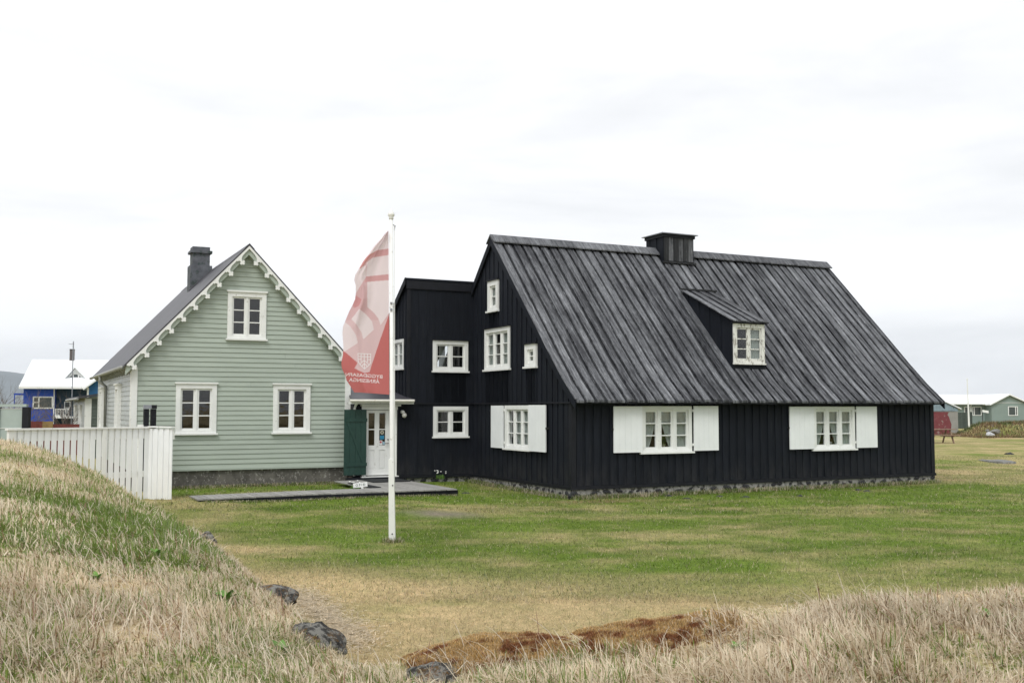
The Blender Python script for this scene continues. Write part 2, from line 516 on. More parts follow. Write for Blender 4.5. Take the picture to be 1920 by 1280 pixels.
def make_window(root, mp, W, mat='white'):
    x0, x1, z0, z1 = W['r']
    cw, mw, fw, mt = W.get('cw', .09), W.get('mw', .07), W.get('fw', .045), W.get('mt', .028)
    nc, nr, n = W['nc'], W['nr'], W.get('n', .03)
    zs = z0 + .05
    cb = cw * .6
    ox0, ox1, oz0, oz1 = x0 + cw, x1 - cw, zs + cb, z1 - cw
    m = MB()
    m.mbox(mp, x0, ox0, zs, oz1, 0, n + .03)
    m.mbox(mp, ox1, x1, zs, oz1, 0, n + .03)
    m.mbox(mp, x0, x1, oz1, z1, 0, n + .032)
    m.mbox(mp, ox0, ox1, zs, oz0, 0, n + .026)
    # jamb lining
    m.mbox(mp, ox0, ox0 + .012, oz0, oz1, -.12, 0); m.mbox(mp, ox1 - .012, ox1, oz0, oz1, -.12, 0)
    m.mbox(mp, ox0 + .012, ox1 - .012, oz0, oz0 + .012, -.12, 0); m.mbox(mp, ox0 + .012, ox1 - .012, oz1 - .012, oz1, -.12, 0)
    wd = (ox1 - ox0 - (nc - 1) * mw) / nc
    for i in range(1, nc):
        a = ox0 + i * wd + (i - 1) * mw
        m.mbox(mp, a, a + mw, oz0, oz1, -.05, n + .008)
    win = m.build('window', mat, root, label=W.get('label'))
    s = MB()
    ex = W.get('ext', .03)
    s.mbox(mp, x0 - ex, x1 + ex, z0, zs, 0, n + .075)
    s.build('sill', mat, win)
    if W.get('head'):
        s = MB()
        hm = W['head']
        s.mbox(mp, x0 - .03, x1 + .03, z1, z1 + (.035 if hm == 'black_trim' else .045), 0, n + .07)
        s.build('head_moulding', hm, win)
    for i in range(nc):
        a0 = ox0 + i * (wd + mw); a1 = a0 + wd
        s = MB()
        f0, f1 = -.035, n * .5
        s.mbox(mp, a0, a0 + fw, oz0, oz1, f0, f1); s.mbox(mp, a1 - fw, a1, oz0, oz1, f0, f1)
        s.mbox(mp, a0 + fw, a1 - fw, oz0, oz0 + fw * 1.2, f0, f1); s.mbox(mp, a0 + fw, a1 - fw, oz1 - fw, oz1, f0, f1)
        h = (oz1 - fw - oz0 - fw * 1.2 - (nr - 1) * mt) / nr
        zz = oz0 + fw * 1.2
        for k in range(nr):
            if k: s.mbox(mp, a0 + fw, a1 - fw, zz - mt, zz, f0 + .004, f1 - .004)
            p = MB()
            p.add([mp(a0 + fw, zz, -.022), mp(a1 - fw, zz, -.022), mp(a1 - fw, zz + h, -.022), mp(a0 + fw, zz + h, -.022)], [(0, 1, 2, 3)])
            p.build('pane', 'glass', win)
            zz += h + mt
        s.build('sash', mat, win)
    kind = W.get('curtain')
    if kind:
        def sheet(fl, fr_, name='curtain'):
            c = MB(); nx, nzz = 26, 10
            vs = []
            for j in range(nzz + 1):
                t = j / nzz
                l, r_ = fl(t), fr_(t)
                for i in range(nx + 1):
                    u = i / nx
                    a = ox0 + (ox1 - ox0) * (l + (r_ - l) * u)
                    vs.append(mp(a, oz0 + (oz1 - oz0 + .03) * t, -W.get('cd', .06) + .012 * math.sin(u * 34 + 2 * t) + .006 * math.sin(u * 71)))
            fs = [(j * (nx + 1) + i, j * (nx + 1) + i + 1, (j + 1) * (nx + 1) + i + 1, (j + 1) * (nx + 1) + i) for j in range(nzz) for i in range(nx)]
            c.add(vs, fs)
            c.build(name, 'curtain', win, smooth=True)
        if kind == 'tie':
            sheet(lambda t: -.02, lambda t: .10 + .26 * t ** .75)
            sheet(lambda t: .62 - .28 * t ** .8, lambda t: 1.02)
        elif kind == 'full':
            sheet(lambda t: -.02, lambda t: 1.02)
        elif kind == 'sides':
            sheet(lambda t: -.02, lambda t: .36)
            sheet(lambda t: .62, lambda t: 1.02)
        elif kind == 'middle':
            sheet(lambda t: .30, lambda t: .52)
        elif kind == 'right':
            sheet(lambda t: .58 - .04 * t, lambda t: 1.02)
        elif kind == 'most':
            sheet(lambda t: -.02, lambda t: .80 - .25 * (1 - t) ** 2)
    return win

def shutter(root, mp, a0, a1, z0, z1, hinge, n=.06, skew=0.0, label=None):
    m = MB()
    m.mbox(mp, a0 + .004, a1 - .004, z0 + .004, z1 - .004, n, n + .020)
    o = m.build('shutter', 'shutter', root, label=label)
    k = 5 if a1 - a0 > .75 else 4
    for i in range(k):
        w_ = (a1 - a0) / k
        q = MB(); q.mbox(mp, a0 + i * w_ + .0015, a0 + (i + 1) * w_ - .0015, z0, z1, n + .0205, n + .036 + random.uniform(-.001, .001)); q.build('plank', 'shutter', o)
    for z in (z0 + .13, z1 - .16):
        h = MB()
        if hinge == 'l': h.mbox(mp, a0 - .035, a0 + .0, z, z + .07, .03, n + .03)
        else: h.mbox(mp, a1, a1 + .035, z, z + .07, .03, n + .03)
        h.build('hinge', 'white', o)
    h = MB()
    xm = a1 + .012 if hinge == 'l' else a0 - .012
    h.mbox(mp, xm - .012, xm + .012, (z0 + z1) / 2 - .02, (z0 + z1) / 2 + .03, .02, n + .03)
    h.build('hook', 'iron', o)
    return o

# =================================================================== TERRAIN
rng = np.random.default_rng(11)
def vnoise(x, y, seed=0):
    xi = np.floor(x).astype(np.int64); yi = np.floor(y).astype(np.int64)
    xf = x - xi; yf = y - yi
    u = xf * xf * (3 - 2 * xf); v = yf * yf * (3 - 2 * yf)
    def h(a, b):
        k = (a * 374761393 + b * 668265263 + seed * 1442695041) & 0x7fffffff
        k = ((k ^ (k >> 13)) * 1274126177) & 0x7fffffff
        return ((k ^ (k >> 16)) & 0xffff) / 65535.0
    return (h(xi, yi) * (1 - u) + h(xi + 1, yi) * u) * (1 - v) + (h(xi, yi + 1) * (1 - u) + h(xi + 1, yi + 1) * u) * v
def fbm(x, y, seed=0, o=4, g=0.5):
    s = 0; a = 1; n = 0
    for i in range(o):
        s = s + a * vnoise(x * 2 ** i + 17.3 * i, y * 2 ** i - 9.1 * i, seed + i); n += a; a *= g
    return s / n
def sstep(a, b, x):
    t = np.clip((x - a) / (b - a), 0, 1)
    return t * t * (3 - 2 * t)

EDGE = np.array([(60, 13, 1.15), (8, 6.4, 1.15), (4.0, 5.75, 1.12), (2.6, 5.6, 1.09), (1.6, 5.45, 1.06), (1.0, 5.4, 1.0), (0.66, 5.4, .96), (0.3, 5.4, .895), (-.15, 5.4, .885), (-.42, 5.35, .82),
                 (-.62, 5.25, .77), (-.85, 5.3, .75), (-1.14, 6.0, .80), (-1.7, 7.3, .76), (-2.5, 9.3, .72), (-3.75, 12.5, .57),
                 (-5.55, 17, .22), (-7.7, 22.0, -.1), (-8.3, 24.2, -.15)])
def bank_dist(X, Y):
    best = np.full(X.shape, 1e9); zt = np.zeros(X.shape); sg = np.ones(X.shape)
    for (x0, y0, z0), (x1, y1, z1) in zip(EDGE, EDGE[1:]):
        dx, dy = x1 - x0, y1 - y0
        t = np.clip(((X - x0) * dx + (Y - y0) * dy) / (dx * dx + dy * dy), 0, 1)
        px, py = x0 + t * dx, y0 + t * dy
        d = np.hypot(X - px, Y - py)
        cr_ = dx * (Y - y0) - dy * (X - x0)
        m = d < best
        best = np.where(m, d, best); zt = np.where(m, z0 + t * (z1 - z0), zt); sg = np.where(m, np.sign(cr_), sg)
    return best * sg, zt        # positive = on the bank (camera side)

def lawn_h(X, Y):
    t = sstep(20, 27, Y) * sstep(2, -4, X)
    z = -.25 + .12 * t
    z = z + .45 * sstep(34, 54, Y)
    z = z + .05 * (fbm(X / 3.3, Y / 3.3, 3) - .5) * sstep(3, 8, np.abs(Y - 28) + 4)
    # turf bank far right
    cb = 69 + 1.5 * (fbm(X / 6, Y * 0, 9) - .5)
    hb = (.85 + .25 * (fbm(X / 1.7, Y / 3, 8) - .5)) * sstep(29.5, 31.5, X)
    z = z + hb * np.exp(-((Y - cb) / 2.3) ** 4)
    z = z + .10 * np.exp(-((X + 7.3) ** 2 + (Y - 24.4) ** 2) / 1.6)
    return z

def ground_h(X, Y):
    X = np.asarray(X, float); Y = np.asarray(Y, float)
    L = lawn_h(X, Y)
    d, zt = bank_dist(X, Y)
    C = np.interp(Y, [0, 3, 5, 8, 12, 16, 20, 21.2, 23.8], [.5, .98, 1.10, 1.22, 1.36, 1.44, 1.48, 1.35, -.12])
    right = sstep(-1.0, .8, X)
    C = C * (1 - right) + np.minimum(C, zt + .03) * right
    wid = 2.0 + .06 * Y
    k = np.clip(d / wid, 0, 1)
    hin = zt + (C - zt) * (1 - (1 - k) ** 2)
    hin = hin + .07 * (fbm(X / .9, Y / .9, 21) - .5) * np.clip(d, 0, 1) + .05 * (fbm(X / .28, Y / .28, 22) - .5)
    hin = hin - .10 * sstep(.10, .45, d) * sstep(1.5, .95, X) * sstep(-.95, -.45, X) * sstep(4.2, 4.9, Y)
    fall = .55 + .25 * fbm(X / .7, Y / .7, 23)
    hout = L + np.maximum(zt - L, 0) * (1 - sstep(0, 1, -d / fall)) 
    h = np.where(d > 0, hin, hout)
    return np.where(Y < 40, h, L)

def dryness(X, Y):
    """0 green .. 1 straw, for both the turf sheet and the blades on it"""
    d, zt = bank_dist(X, Y)
    n1 = fbm(X / 2.6 + 5, Y / 1.7, 31, 5, .6)
    n2 = fbm(X / .7, Y / .5, 32, 4)
    # lawn: green belt in the middle, straw towards the camera and beside the bank
    base = .07 + .78 * sstep(15.6, 12.0, Y + .10 * X + 4.2 * (n1 - .5) + 2.0 * (n2 - .5)) + .22 * sstep(16.5, 14.0, Y + 1.5 * (n1 - .5)) * sstep(4, -1, X)
    base = base + .5 * sstep(3.2, .3, -d) * sstep(5, 8, Y)
    base = base + .55 * sstep(30, 35, Y) * sstep(8, 14, X)
    n4 = fbm(X / 2.2 + 2, Y / .9, 35, 4, .6)
    lawn = base + 1.3 * (n1 - .5) + .9 * (n2 - .5) + .6 * (n4 - .5)
    # the bank: straw with green seams
    seam = np.exp(-((X + 3.1 + .17 * (Y - 8)) / 1.0) ** 2) * sstep(5.4, 7.2, Y) * sstep(24, 12, Y)
    bank = .84 - .9 * seam + 2.0 * (fbm(X / 1.0, Y / 1.0, 33, 4) - .5) - .25 * sstep(13, 19, Y) * sstep(-9, -6.5, X) + .35 * sstep(-1.2, .6, X)
    return np.clip(np.where((d > 0) & (Y < 25), bank, lawn), 0, 1)

def axis(parts):
    out_ = []
    for a, b, s in parts:
        out_ += list(np.arange(a, b, s))
    return out_
gx = sorted(set([-float(v) for v in np.geomspace(14, 9000, 38)] + list(np.arange(-13.9, 13.9, .13)) + [float(v) for v in np.geomspace(14, 40, 60)] + [float(v) for v in np.geomspace(42, 9000, 34)]))
gy = sorted(set([-float(v) for v in np.geomspace(1, 9000, 26)] + list(np.arange(-.9, 3.4, .3)) + list(np.arange(3.4, 8.5, .07)) + list(np.arange(8.5, 26, .14)) + list(np.arange(26, 80, .45)) + [float(v) for v in np.geomspace(80.3, 9500, 44)]))
GX, GY = np.meshgrid(np.array(gx), np.array(gy))
GZ = ground_h(GX, GY)
nxx, nyy = len(gx), len(gy)

def fast_mesh(name, co, faces_flat, sizes, mat, colors=None, attr='tint', smooth=False):
    me = bpy.data.meshes.new(name)
    nv = len(co)
    me.vertices.add(nv)
    me.vertices.foreach_set('co', np.ascontiguousarray(co, np.float32).ravel())
    nl = len(faces_flat)
    me.loops.add(nl)
    me.loops.foreach_set('vertex_index', np.ascontiguousarray(faces_flat, np.int32))
    me.polygons.add(len(sizes))
    st = np.zeros(len(sizes), np.int32); st[1:] = np.cumsum(sizes)[:-1]
    me.polygons.foreach_set('loop_start', st)
    if colors is not None:
        a = me.attributes.new(attr, 'FLOAT_COLOR', 'POINT')
        c4 = np.ones((nv, 4), np.float32); c4[:, :3] = colors
        a.data.foreach_set('color', c4.ravel())
    me.update(calc_edges=True)
    me.validate()
    if smooth:
        me.polygons.foreach_set('use_smooth', np.ones(len(sizes), bool))
    me.materials.append(mat)
    o = bpy.data.objects.new(name, me)
    COL.objects.link(o)
    return o

STRAW = np.array([.50, .41, .28]); STRAW2 = np.array([.43, .34, .205]); GREEN = np.array([.115, .172, .026]); GREEN2 = np.array([.075, .12, .028])
def turf_colour(X, Y, n=None):
    dr = dryness(X, Y)
    d, zt = bank_dist(X, Y)
    s = fbm(X / 3.1, Y / 2.2, 51, 4)
    # lawn straw is browner than the pale long grass of the bank
    onb = ((d > -.15) & (Y < 25)).astype(float)
    straw = STRAW2[None] * (1 - onb[:, None]) + STRAW[None] * onb[:, None]
    straw = straw * (.8 + .4 * s[:, None])
    grn = GREEN[None] * (.75 + .5 * fbm(X / 1.3, Y / 1.3, 52)[:, None])
    return straw * dr[:, None] + grn * (1 - dr[:, None])

def ground_mat():
    m, t, b = principled('turf', 0.95, 0.1)
    a = N(t, 'ShaderNodeAttribute', attribute_name='tint')
    n1 = noise(t, 1.1, 8, 0.7, (1, 1, 1))
    n2 = noise(t, 9, 8, 0.75, (1, .7, 1))
    n3 = noise(t, 60, 4, 0.7, (1, .5, 1))
    v1 = ramp(t, n1.outputs['Fac'], [(0.3, (0.80, 0.84, 0.76)), (0.7, (1.16, 1.12, 1.1))]).outputs[0]
    v2 = ramp(t, n2.outputs['Fac'], [(0.32, (0.66, 0.72, 0.60)), (0.68, (1.28, 1.22, 1.2))]).outputs[0]
    v3 = ramp(t, n3.outputs['Fac'], [(0.3, (0.6, 0.6, 0.55)), (0.7, (1.35, 1.35, 1.35))]).outputs[0]
    c = mixc(t, a.outputs['Color'], v1, 1, 'MULTIPLY')
    c = mixc(t, c, v2, 1, 'MULTIPLY')
    c = mixc(t, c, v3, 1, 'MULTIPLY')
    # bare earth by the house walls
    t.links.new(c, b.inputs['Base Color'])
    bump(t, b, n3.outputs['Fac'], 0.6, 0.03)
    return m
fx, fy = GX.ravel(), GY.ravel()
idx = np.arange(nxx * nyy).reshape(nyy, nxx)
quads = np.stack([idx[:-1, :-1], idx[:-1, 1:], idx[1:, 1:], idx[1:, :-1]], -1).reshape(-1, 4)
gcol = turf_colour(fx, fy)
# worn gravelly patch at the end of the boardwalk and bare earth under the walls
def blob(cx, cy, rx, ry, rot=0):
    c, s = math.cos(rot), math.sin(rot)
    u = ((fx - cx) * c + (fy - cy) * s) / rx; v = (-(fx - cx) * s + (fy - cy) * c) / ry
    return np.clip(1.25 - np.hypot(u, v) + .5 * (fbm(fx / .35, fy / .35, 77) - .5), 0, 1)
g = blob(-1.55, 22.6, 1.0, .75, -.5)[:, None]
gcol = gcol * (1 - g) + np.array([.21, .185, .16]) * g
g = .8 * blob(2.0, 26.0, 1.6, .55, .3)[:, None]
gcol = gcol * (1 - g) + np.array([.20, .145, .09]) * g
ground = fast_mesh('ground', np.stack([fx, fy, GZ.ravel()], -1), quads.ravel(), np.full(len(quads), 4), ground_mat(), gcol, smooth=True)
tag(ground, kind='structure')

def gh(x, y): return float(ground_h(np.array([float(x)]), np.array([float(y)]))[0])

# =================================================================== BLACK HOUSE
YAW = R(26.5624)
BX, BY = 1.5214, 26.636
L, W2, HW = 12.856, 9.252, 4.626
RP = [(-.33, 2.275), (.3, 2.80), (1.0, 3.47), (1.9, 4.38), (2.7, 5.18), (3.7, 6.19), (4.626, 7.11)]
def prof(b):
    if b > HW: b = 2 * HW - b
    return float(np.interp(b, [p[0] for p in RP], [p[1] for p in RP])) if b > -.33 else 2.275 + (b + .33) * .83
house = thing('black_house', 'long black tarred timber house with steep board roof and white shutters', 'house', (BX, BY, 0), YAW)
pF, pL, pR, pB = F_front(0), F_left(0), F_right(L), F_back(W2)
# front windows
FW = [dict(r=(2.088, 3.70, .845, 2.105), nc=3, nr=3, curtain='tie', mw=.075, fw=.055, cw=.10, ext=.06, label='three-light window with tied-back net curtain nearest the left corner'),
      dict(r=(7.989, 9.588, .82, 2.098), nc=3, nr=3, curtain='tie', mw=.075, fw=.055, cw=.10, ext=.06, label='three-light window with tied-back net curtain farther right')]
GW = [dict(r=(2.20, 3.76, .87, 2.128), nc=3, nr=3, curtain='most', mw=.05, fw=.05, cw=.11, ext=.06, n=.032),
      dict(r=(3.457, 5.14, 3.138, 4.395), nc=3, nr=3, curtain='sides', mw=.05, fw=.06, cw=.12, ext=.05, head='black_trim'),
      dict(r=(1.85, 2.51, 3.14, 3.803), nc=1, nr=2, cw=.15, fw=.06, ext=.04, head='black_trim', curtain='full'),
      dict(r=(4.225, 4.935, 4.877, 5.815), nc=1, nr=2, cw=.15, fw=.06, ext=.05, head='black_trim', curtain='full')]
fh = [hole_of(x) for x in FW]; gh_ = [hole_of(x) for x in GW]
TH = .16
def gtop(dz=0): return lambda b: prof(b) - dz
brk = [p[0] for p in RP] + [2 * HW - p[0] for p in RP]
m = MB(); slab(m, pF, 0, L, -.02, prof(0) - .12, fh, -TH, 0); m.build('wall', 'black', house)
m = MB(); slab(m, pL, TH + .001, W2 - TH, -.02, gtop(.14), gh_, -TH, 0, brk); m.build('wall', 'black', house)
m = MB(); slab(m, pR, TH + .001, W2 - TH, -.02, gtop(.14), [], -TH, 0, brk); m.build('wall', 'black', house)
m = MB(); slab(m, pB, 0, L, -.02, prof(0) - .12, [], -TH, 0); m.build('wall', 'black', house)
m = MB(); m.box(TH, L - TH, TH, W2 - TH, .1, .16); m.build('floor', 'room', house)
m = MB(); m.box(TH, L - TH, TH, W2 - TH, 2.42, 2.5); m.build('upper_floor', 'room', house)
m = MB(); m.box(TH, L - TH, 1.6, 1.68, .16, 2.42); m.box(2.2, 2.28, 2.2, 7.0, 2.5, 4.3); m.build('partition', 'room', house)
# lapped vertical boards
x = .13; k = 0
while x < L - .2:
    wd = random.uniform(.155, .18)
    m = MB(); slab(m, pF, x, min(x + wd, L - .13), .07, prof(0) - .1, fh, .001, .024 + random.uniform(-.004, .004))
    split_build(m, 'wall_board', 'black', house)
    x += wd + random.uniform(.085, .10); k += 1
for mpx, hl in ((pL, gh_), (pR, [])):
    x = .14
    while x < W2 - .2:
        wd = random.uniform(.19, .215)
        xe = min(x + wd, W2 - .13)
        # below and above the belt moulding
        m = MB()
        slab(m, mpx, x, xe, .07, 2.17, hl, .001, .026)
        up = [h for h in hl if h[3] > 2.3]
        slab(m, mpx, x, xe, 2.21, gtop(.16), up, .001, .026, brk)
        split_build(m, 'wall_board', 'black', house)
        x = xe + random.uniform(.085, .10)
# corner boards, base board, belt moulding
for a0, a1 in ((-.03, .11), (L - .11, L + .03)):
    m = MB(); m.mbox(pF, a0, a1, .06, prof(0) - .1, 0, .032); m.build('corner_board', 'black_trim', house)
for mpx in (pL, pR):
    m = MB(); m.mbox(mpx, 0.0, .12, .06, 2.2, .002, .030); m.mbox(mpx, W2 - .12, W2, .06, 2.2, .002, .030); m.build('corner_board', 'black_trim', house)
m = MB(); m.mbox(pF, -.055, L + .055, -.02, .062, 0, .055); m.build('base_board', 'black_trim', house)
for mpx in (pL, pR):
    m = MB(); m.mbox(mpx, .0, W2, -.018, .060, 0, .053); m.build('base_board', 'black_trim', house)
    m = MB(); m.mbox(mpx, -.04, W2 + .04, 2.17, 2.215, .0, .065); m.build('belt_moulding', 'black_trim', house)
# eaves: soffit board and rafter feet
m = MB(); m.mbox(pF, -.06, L + .1, prof(0) - .26, prof(0) - .10, .0, .05); m.build('eaves_board', 'black_trim', house)
for i in range(14):
    a = .3 + i * (L - .6) / 13
    m = MB(); m.hexa([(a, -.30, 2.15), (a + .1, -.30, 2.15), (a + .1, -.05, 2.33), (a, -.05, 2.33), (a, -.30, 2.22), (a + .1, -.30, 2.22), (a + .1, -.05, 2.44), (a, -.05, 2.44)])
    m.build('rafter_foot', 'black_trim', house)

# dormer and chimney footprints (a0, a1, b0, b1)
DOR = (5.72, 6.88, .706, 3.07)
def roof_strip(m, a0, a1, z_lo, z_hi, b_lo=-.33, b_hi=4.60, cuts=(), back=False, jit=0):
    """a board following the roof profile, between heights z_lo..z_hi over/under it"""
    ints = [(b_lo - jit, b_hi)]
    for (c0, c1, d0, d1) in cuts:
        if min(a1, c1) - max(a0, c0) > .03:
            new = []
            for s0, s1 in ints:
                if d0 > s0: new.append((s0, min(s1, d0)))
                if d1 < s1: new.append((max(s0, d1), s1))
            ints = [q for q in new if q[1] - q[0] > .05]
    for s0, s1 in ints:
        bs = [s0] + [p[0] for p in RP if s0 + .02 < p[0] < s1 - .02] + [s1]
        f = (lambda b: 2 * HW - b) if back else (lambda b: b)
        vs = []
        for b in bs:
            zt_ = prof(b)
            for a in (a0, a1):
                vs.append((a, f(b), zt_ + z_lo)); vs.append((a, f(b), zt_ + z_hi))
        fs = []
        for i in range(len(bs) - 1):
            o_ = i * 4
            fs += [(o_, o_ + 4, o_ + 6, o_ + 2), (o_ + 1, o_ + 3, o_ + 7, o_ + 5), (o_, o_ + 1, o_ + 5, o_ + 4), (o_ + 2, o_ + 6, o_ + 7, o_ + 3)]
        e = (len(bs) - 1) * 4
        fs += [(0, 2, 3, 1), (e, e + 1, e + 3, e + 2)]
        m.add(vs, fs)
RA0, RA1 = -.075, L + .14
for back in (False, True):
    m = MB(); 
    cutsx = sorted({RA0, RA1, DOR[0] + .04, DOR[1] - .04})
    for c0, c1 in zip(cutsx, cutsx[1:]):
        roof_strip(m, c0, c1, -.14, -.097, cuts=() if back else ((DOR[0] + .04, DOR[1] - .04, .8, 2.95),), back=back, b_lo=-.30, b_hi=HW)
    m.build('roof_sheathing', 'black_trim', house)
    a = RA0 + .04; i = 0
    nb = 42; pitch = (RA1 - RA0 - .14) / nb
    for i in range(nb + 1):
        a = RA0 + .02 + i * pitch
        wd = .212 + random.uniform(-.016, .016)
        cut = () if back else (DOR,)
        if i < nb:
            m = MB(); roof_strip(m, a + .14, a + .14 + pitch - .10, -.096, -.070, cuts=cut, back=back, b_hi=4.50, jit=random.uniform(-.02, .01))
            split_build(m, 'lower_roof_board', 'roof_low', house)
        a1 = min(a + wd, RA1 - .01)
        m = MB(); roof_strip(m, a, a1, -.066, -.008 + random.uniform(-.006, .006), cuts=cut, back=back, b_hi=4.56, jit=random.uniform(-.015, .03))
        split_build(m, 'roof_board', 'roof_up', house)
# verge boards
for a0, a1 in ((RA0 - .03, RA0 - .002), (RA1 + .002, RA1 + .03)):
    for back in (False, True):
        m = MB(); roof_strip(m, a0, a1, -.24, .0, back=back, b_lo=-.34, b_hi=HW); m.build('verge_board', 'black', house)
m = MB(); roof_strip(m, RA0 - .034, RA0 + .05, .001, .028, b_lo=-.34, b_hi=HW); m.build('verge_cap', 'roof_up', house)
# ridge cap split by the chimney
CH = (5.80, 6.95)
for a0, a1 in ((RA0 - .05, CH[0] - .02), (CH[1] + .02, RA1 + .06)):
    for s in (-1, 1):
        m = MB()
        b0, z0 = HW, 7.205; b1, z1 = HW + s * .26, 6.97
        m.hexa([(a0, b0, z0 - .035), (a1, b0, z0 - .035), (a1, b1, z1 - .035), (a0, b1, z1 - .035), (a0, b0, z0), (a1, b0, z0), (a1, b1, z1), (a0, b1, z1)])
        m.build('ridge_board', 'roof_up', house)
# board chimney stack
cx0, cx1, cb0, cb1, cz = CH[0], CH[1], 4.20, 5.15, 7.60
m = MB(); m.box(cx0 + .02, cx1 - .02, cb0 + .02, cb1 - .02, 6.3, cz)
chb = m.build('chimney', 'black', house)
nb_ = 6
for i in range(nb_):
    w_ = (cx1 - cx0) / nb_
    m = MB(); dn = .0 if i % 2 else .022
    m.box(cx0 + i * w_ + .004, cx0 + (i + 1) * w_ - .004, cb0 - dn, cb0 + .018, 6.75, cz - .1)
    m.build('chimney_board', 'roof_up' if i % 2 else 'roof_low', chb)
for i in range(5):
    w_ = (cb1 - cb0) / 5
    dn = .0 if i % 2 else .022
    for xx in (cx0 - dn, cx1 - .018):
        m = MB(); m.box(xx, xx + .018 + dn, cb0 + i * w_ + .004, cb0 + (i + 1) * w_ - .004, 6.6, cz - .1)
        m.build('chimney_board', 'black', chb)
m = MB(); m.box(cx0 - .05, cx1 + .05, cb0 - .05, cb1 + .05, cz - .1, cz - .0); m.build('chimney_collar', 'black_trim', chb)
m = MB(); m.box(cx0 - .12, cx1 + .12, cb0 - .12, cb1 + .12, cz + .002, cz + .03); m.build('chimney_cap', 'metal_cap', chb)
m = MB(); m.box(cx0 - .06, cx1 + .06, cb0 - .09, cb0 - .023, 6.66, 6.72); m.build('flashing_board', 'roof_low', chb)

# shed dormer
d0, d1, dbf, dbb = DOR
def dtop(b): return 4.545 + (b - .6) * (5.66 - 4.545) / (3.07 - .6)
dz0 = prof(.706)
m = MB()
DW = dict(r=(d0 + .01, d1 - .01, 3.30, 4.475), nc=2, nr=3, cw=.11, fw=.05, mw=.045, ext=.01, n=0.0, curtain='right', label='dormer window with flaking white paint')
pD = F_front(dbf)
slab(m, pD, d0 + .02, d1 - .02, dz0 - .25, 4.5, [hole_of(DW)], -.06, 0)
dorm = m.build('dormer', 'black', house)
make_window_parent = dorm
dwin = make_window(house, pD, DW, 'worn_white')
for mpx, nm in ((F_left(d0 + .02), 0), (F_right(d1 - .02), 0)):
    for i in range(9):
        bb0 = dbf + .001 + i * .262; bb1 = bb0 + .262
        n_ = .025 if i % 2 == 0 else .005
        m = MB()
        zt0, zt1 = dtop(bb0) - .03, dtop(bb1) - .03
        zb0, zb1 = prof(bb0) - .12, prof(bb1) - .12
        if zt1 < zb1: continue
        m.hexa([mpx(bb0, zb0, n_), mpx(bb1, zb1, n_), mpx(bb1, zb1, -.03), mpx(bb0, zb0, -.03), mpx(bb0, zt0, n_), mpx(bb1, zt1, n_), mpx(bb1, zt1, -.03), mpx(bb0, zt0, -.03)])
        m.build('cheek_board', 'black', dorm)
for i in range(8):
    w_ = (d1 - d0 + .16) / 8; a0 = d0 - .08 + i * w_
    up = i % 2 == 0
    lo_, hi_ = (.0, .032) if up else (-.03, -.001)
    m = MB(); b0_, b1_ = .58 - (0.01 if up else 0), 3.09
    a0q, a1q = (a0 - .012, a0 + w_ + .012) if up else (a0, a0 + w_)
    m.hexa([(a0q, b0_, dtop(b0_) + lo_), (a1q, b0_, dtop(b0_) + lo_), (a1q, b1_, dtop(b1_) + lo_), (a0q, b1_, dtop(b1_) + lo_), (a0q, b0_, dtop(b0_) + hi_), (a1q, b0_, dtop(b0_) + hi_), (a1q, b1_, dtop(b1_) + hi_), (a0q, b1_, dtop(b1_) + hi_)])
    m.build('dormer_roof_board', 'roof_up' if up else 'roof_low', dorm)
m = MB(); m.box(d0 - .09, d1 + .09, 3.0, 3.12, 5.665, 5.72); m.build('flashing_board', 'roof_low', dorm)
m = MB(); m.box(d0 - .05, d1 + .05, .60, .70, 4.49, 4.535); m.build('fascia', 'black_trim', dorm)

for Wn in FW: make_window(house, pF, Wn)
for Wn in GW: make_window(house, pL, Wn)
shutter(house, pF, 1.20, 2.085, .895, 2.10, 'r')
shutter(house, pF, 3.745, 4.565, .905, 2.11, 'l')
shutter(house, pF, 7.078, 7.985, .882, 2.095, 'r')
shutter(house, pF, 9.625, 10.44, .885, 2.10, 'l')
shutter(house, pL, 3.80, 4.60, .905, 2.125, 'l', .06)
shutter(house, pL, 1.17, 2.12, .89, 2.135, 'r', .10, label='white shutter standing a little proud of the gable wall')
# stone footing
m = MB(); m.box(-.02, L + .02, -.02, W2 + .02, -.6, -.021); m.build('footing', 'mortar', house)
def rock_mesh(seed, sx, sy, sz, sub=2, rough=.25):
    r_ = random.Random(seed)
    bm = bmesh.new()
    bmesh.ops.create_icosphere(bm, subdivisions=sub, radius=1)
    ox, oy = r_.uniform(0, 90), r_.uniform(0, 90)
    for v in bm.verts:
        n = Vector(v.co)
        q = np.array([n.x * 1.4 + ox + n.z]), np.array([n.y * 1.4 + oy - n.z * .8])
        k = 1 + rough * 2 * (float(fbm(*q, 5, 4, .6)[0]) - .5) * 1.6
        # facet it: squash towards a few planes
        v.co = n * k
        for pl in range(5):
            pd = Vector((math.sin(seed * 3.1 + pl * 2.3), math.cos(seed * 1.7 + pl * 1.9), math.sin(seed + pl * 4.4))).normalized()
            dd = v.co.dot(pd)
            if dd > .72: v.co -= pd * (dd - .72) * .85
        v.co.x *= sx; v.co.y *= sy; v.co.z *= sz
    me = bpy.data.meshes.new('stone'); bm.to_mesh(me); bm.free()
    for p in me.polygons: p.use_smooth = (sub > 2)
    return me
stone_meshes = [rock_mesh(s, 1, .35, .8, 2) for s in range(8)]
for me in stone_meshes: me.materials.append(M['stone'])
def stone(parent, loc, sx, sz, rz, k, name='stone'):
    o = bpy.data.objects.new(name, stone_meshes[k % 8])
    COL.objects.link(o); o.parent = parent
    o.location = loc; o.scale = (sx, sx, sz); o.rotation_euler = (0, random.uniform(-.4, .4), rz)
    return o
a = .05; k = 0
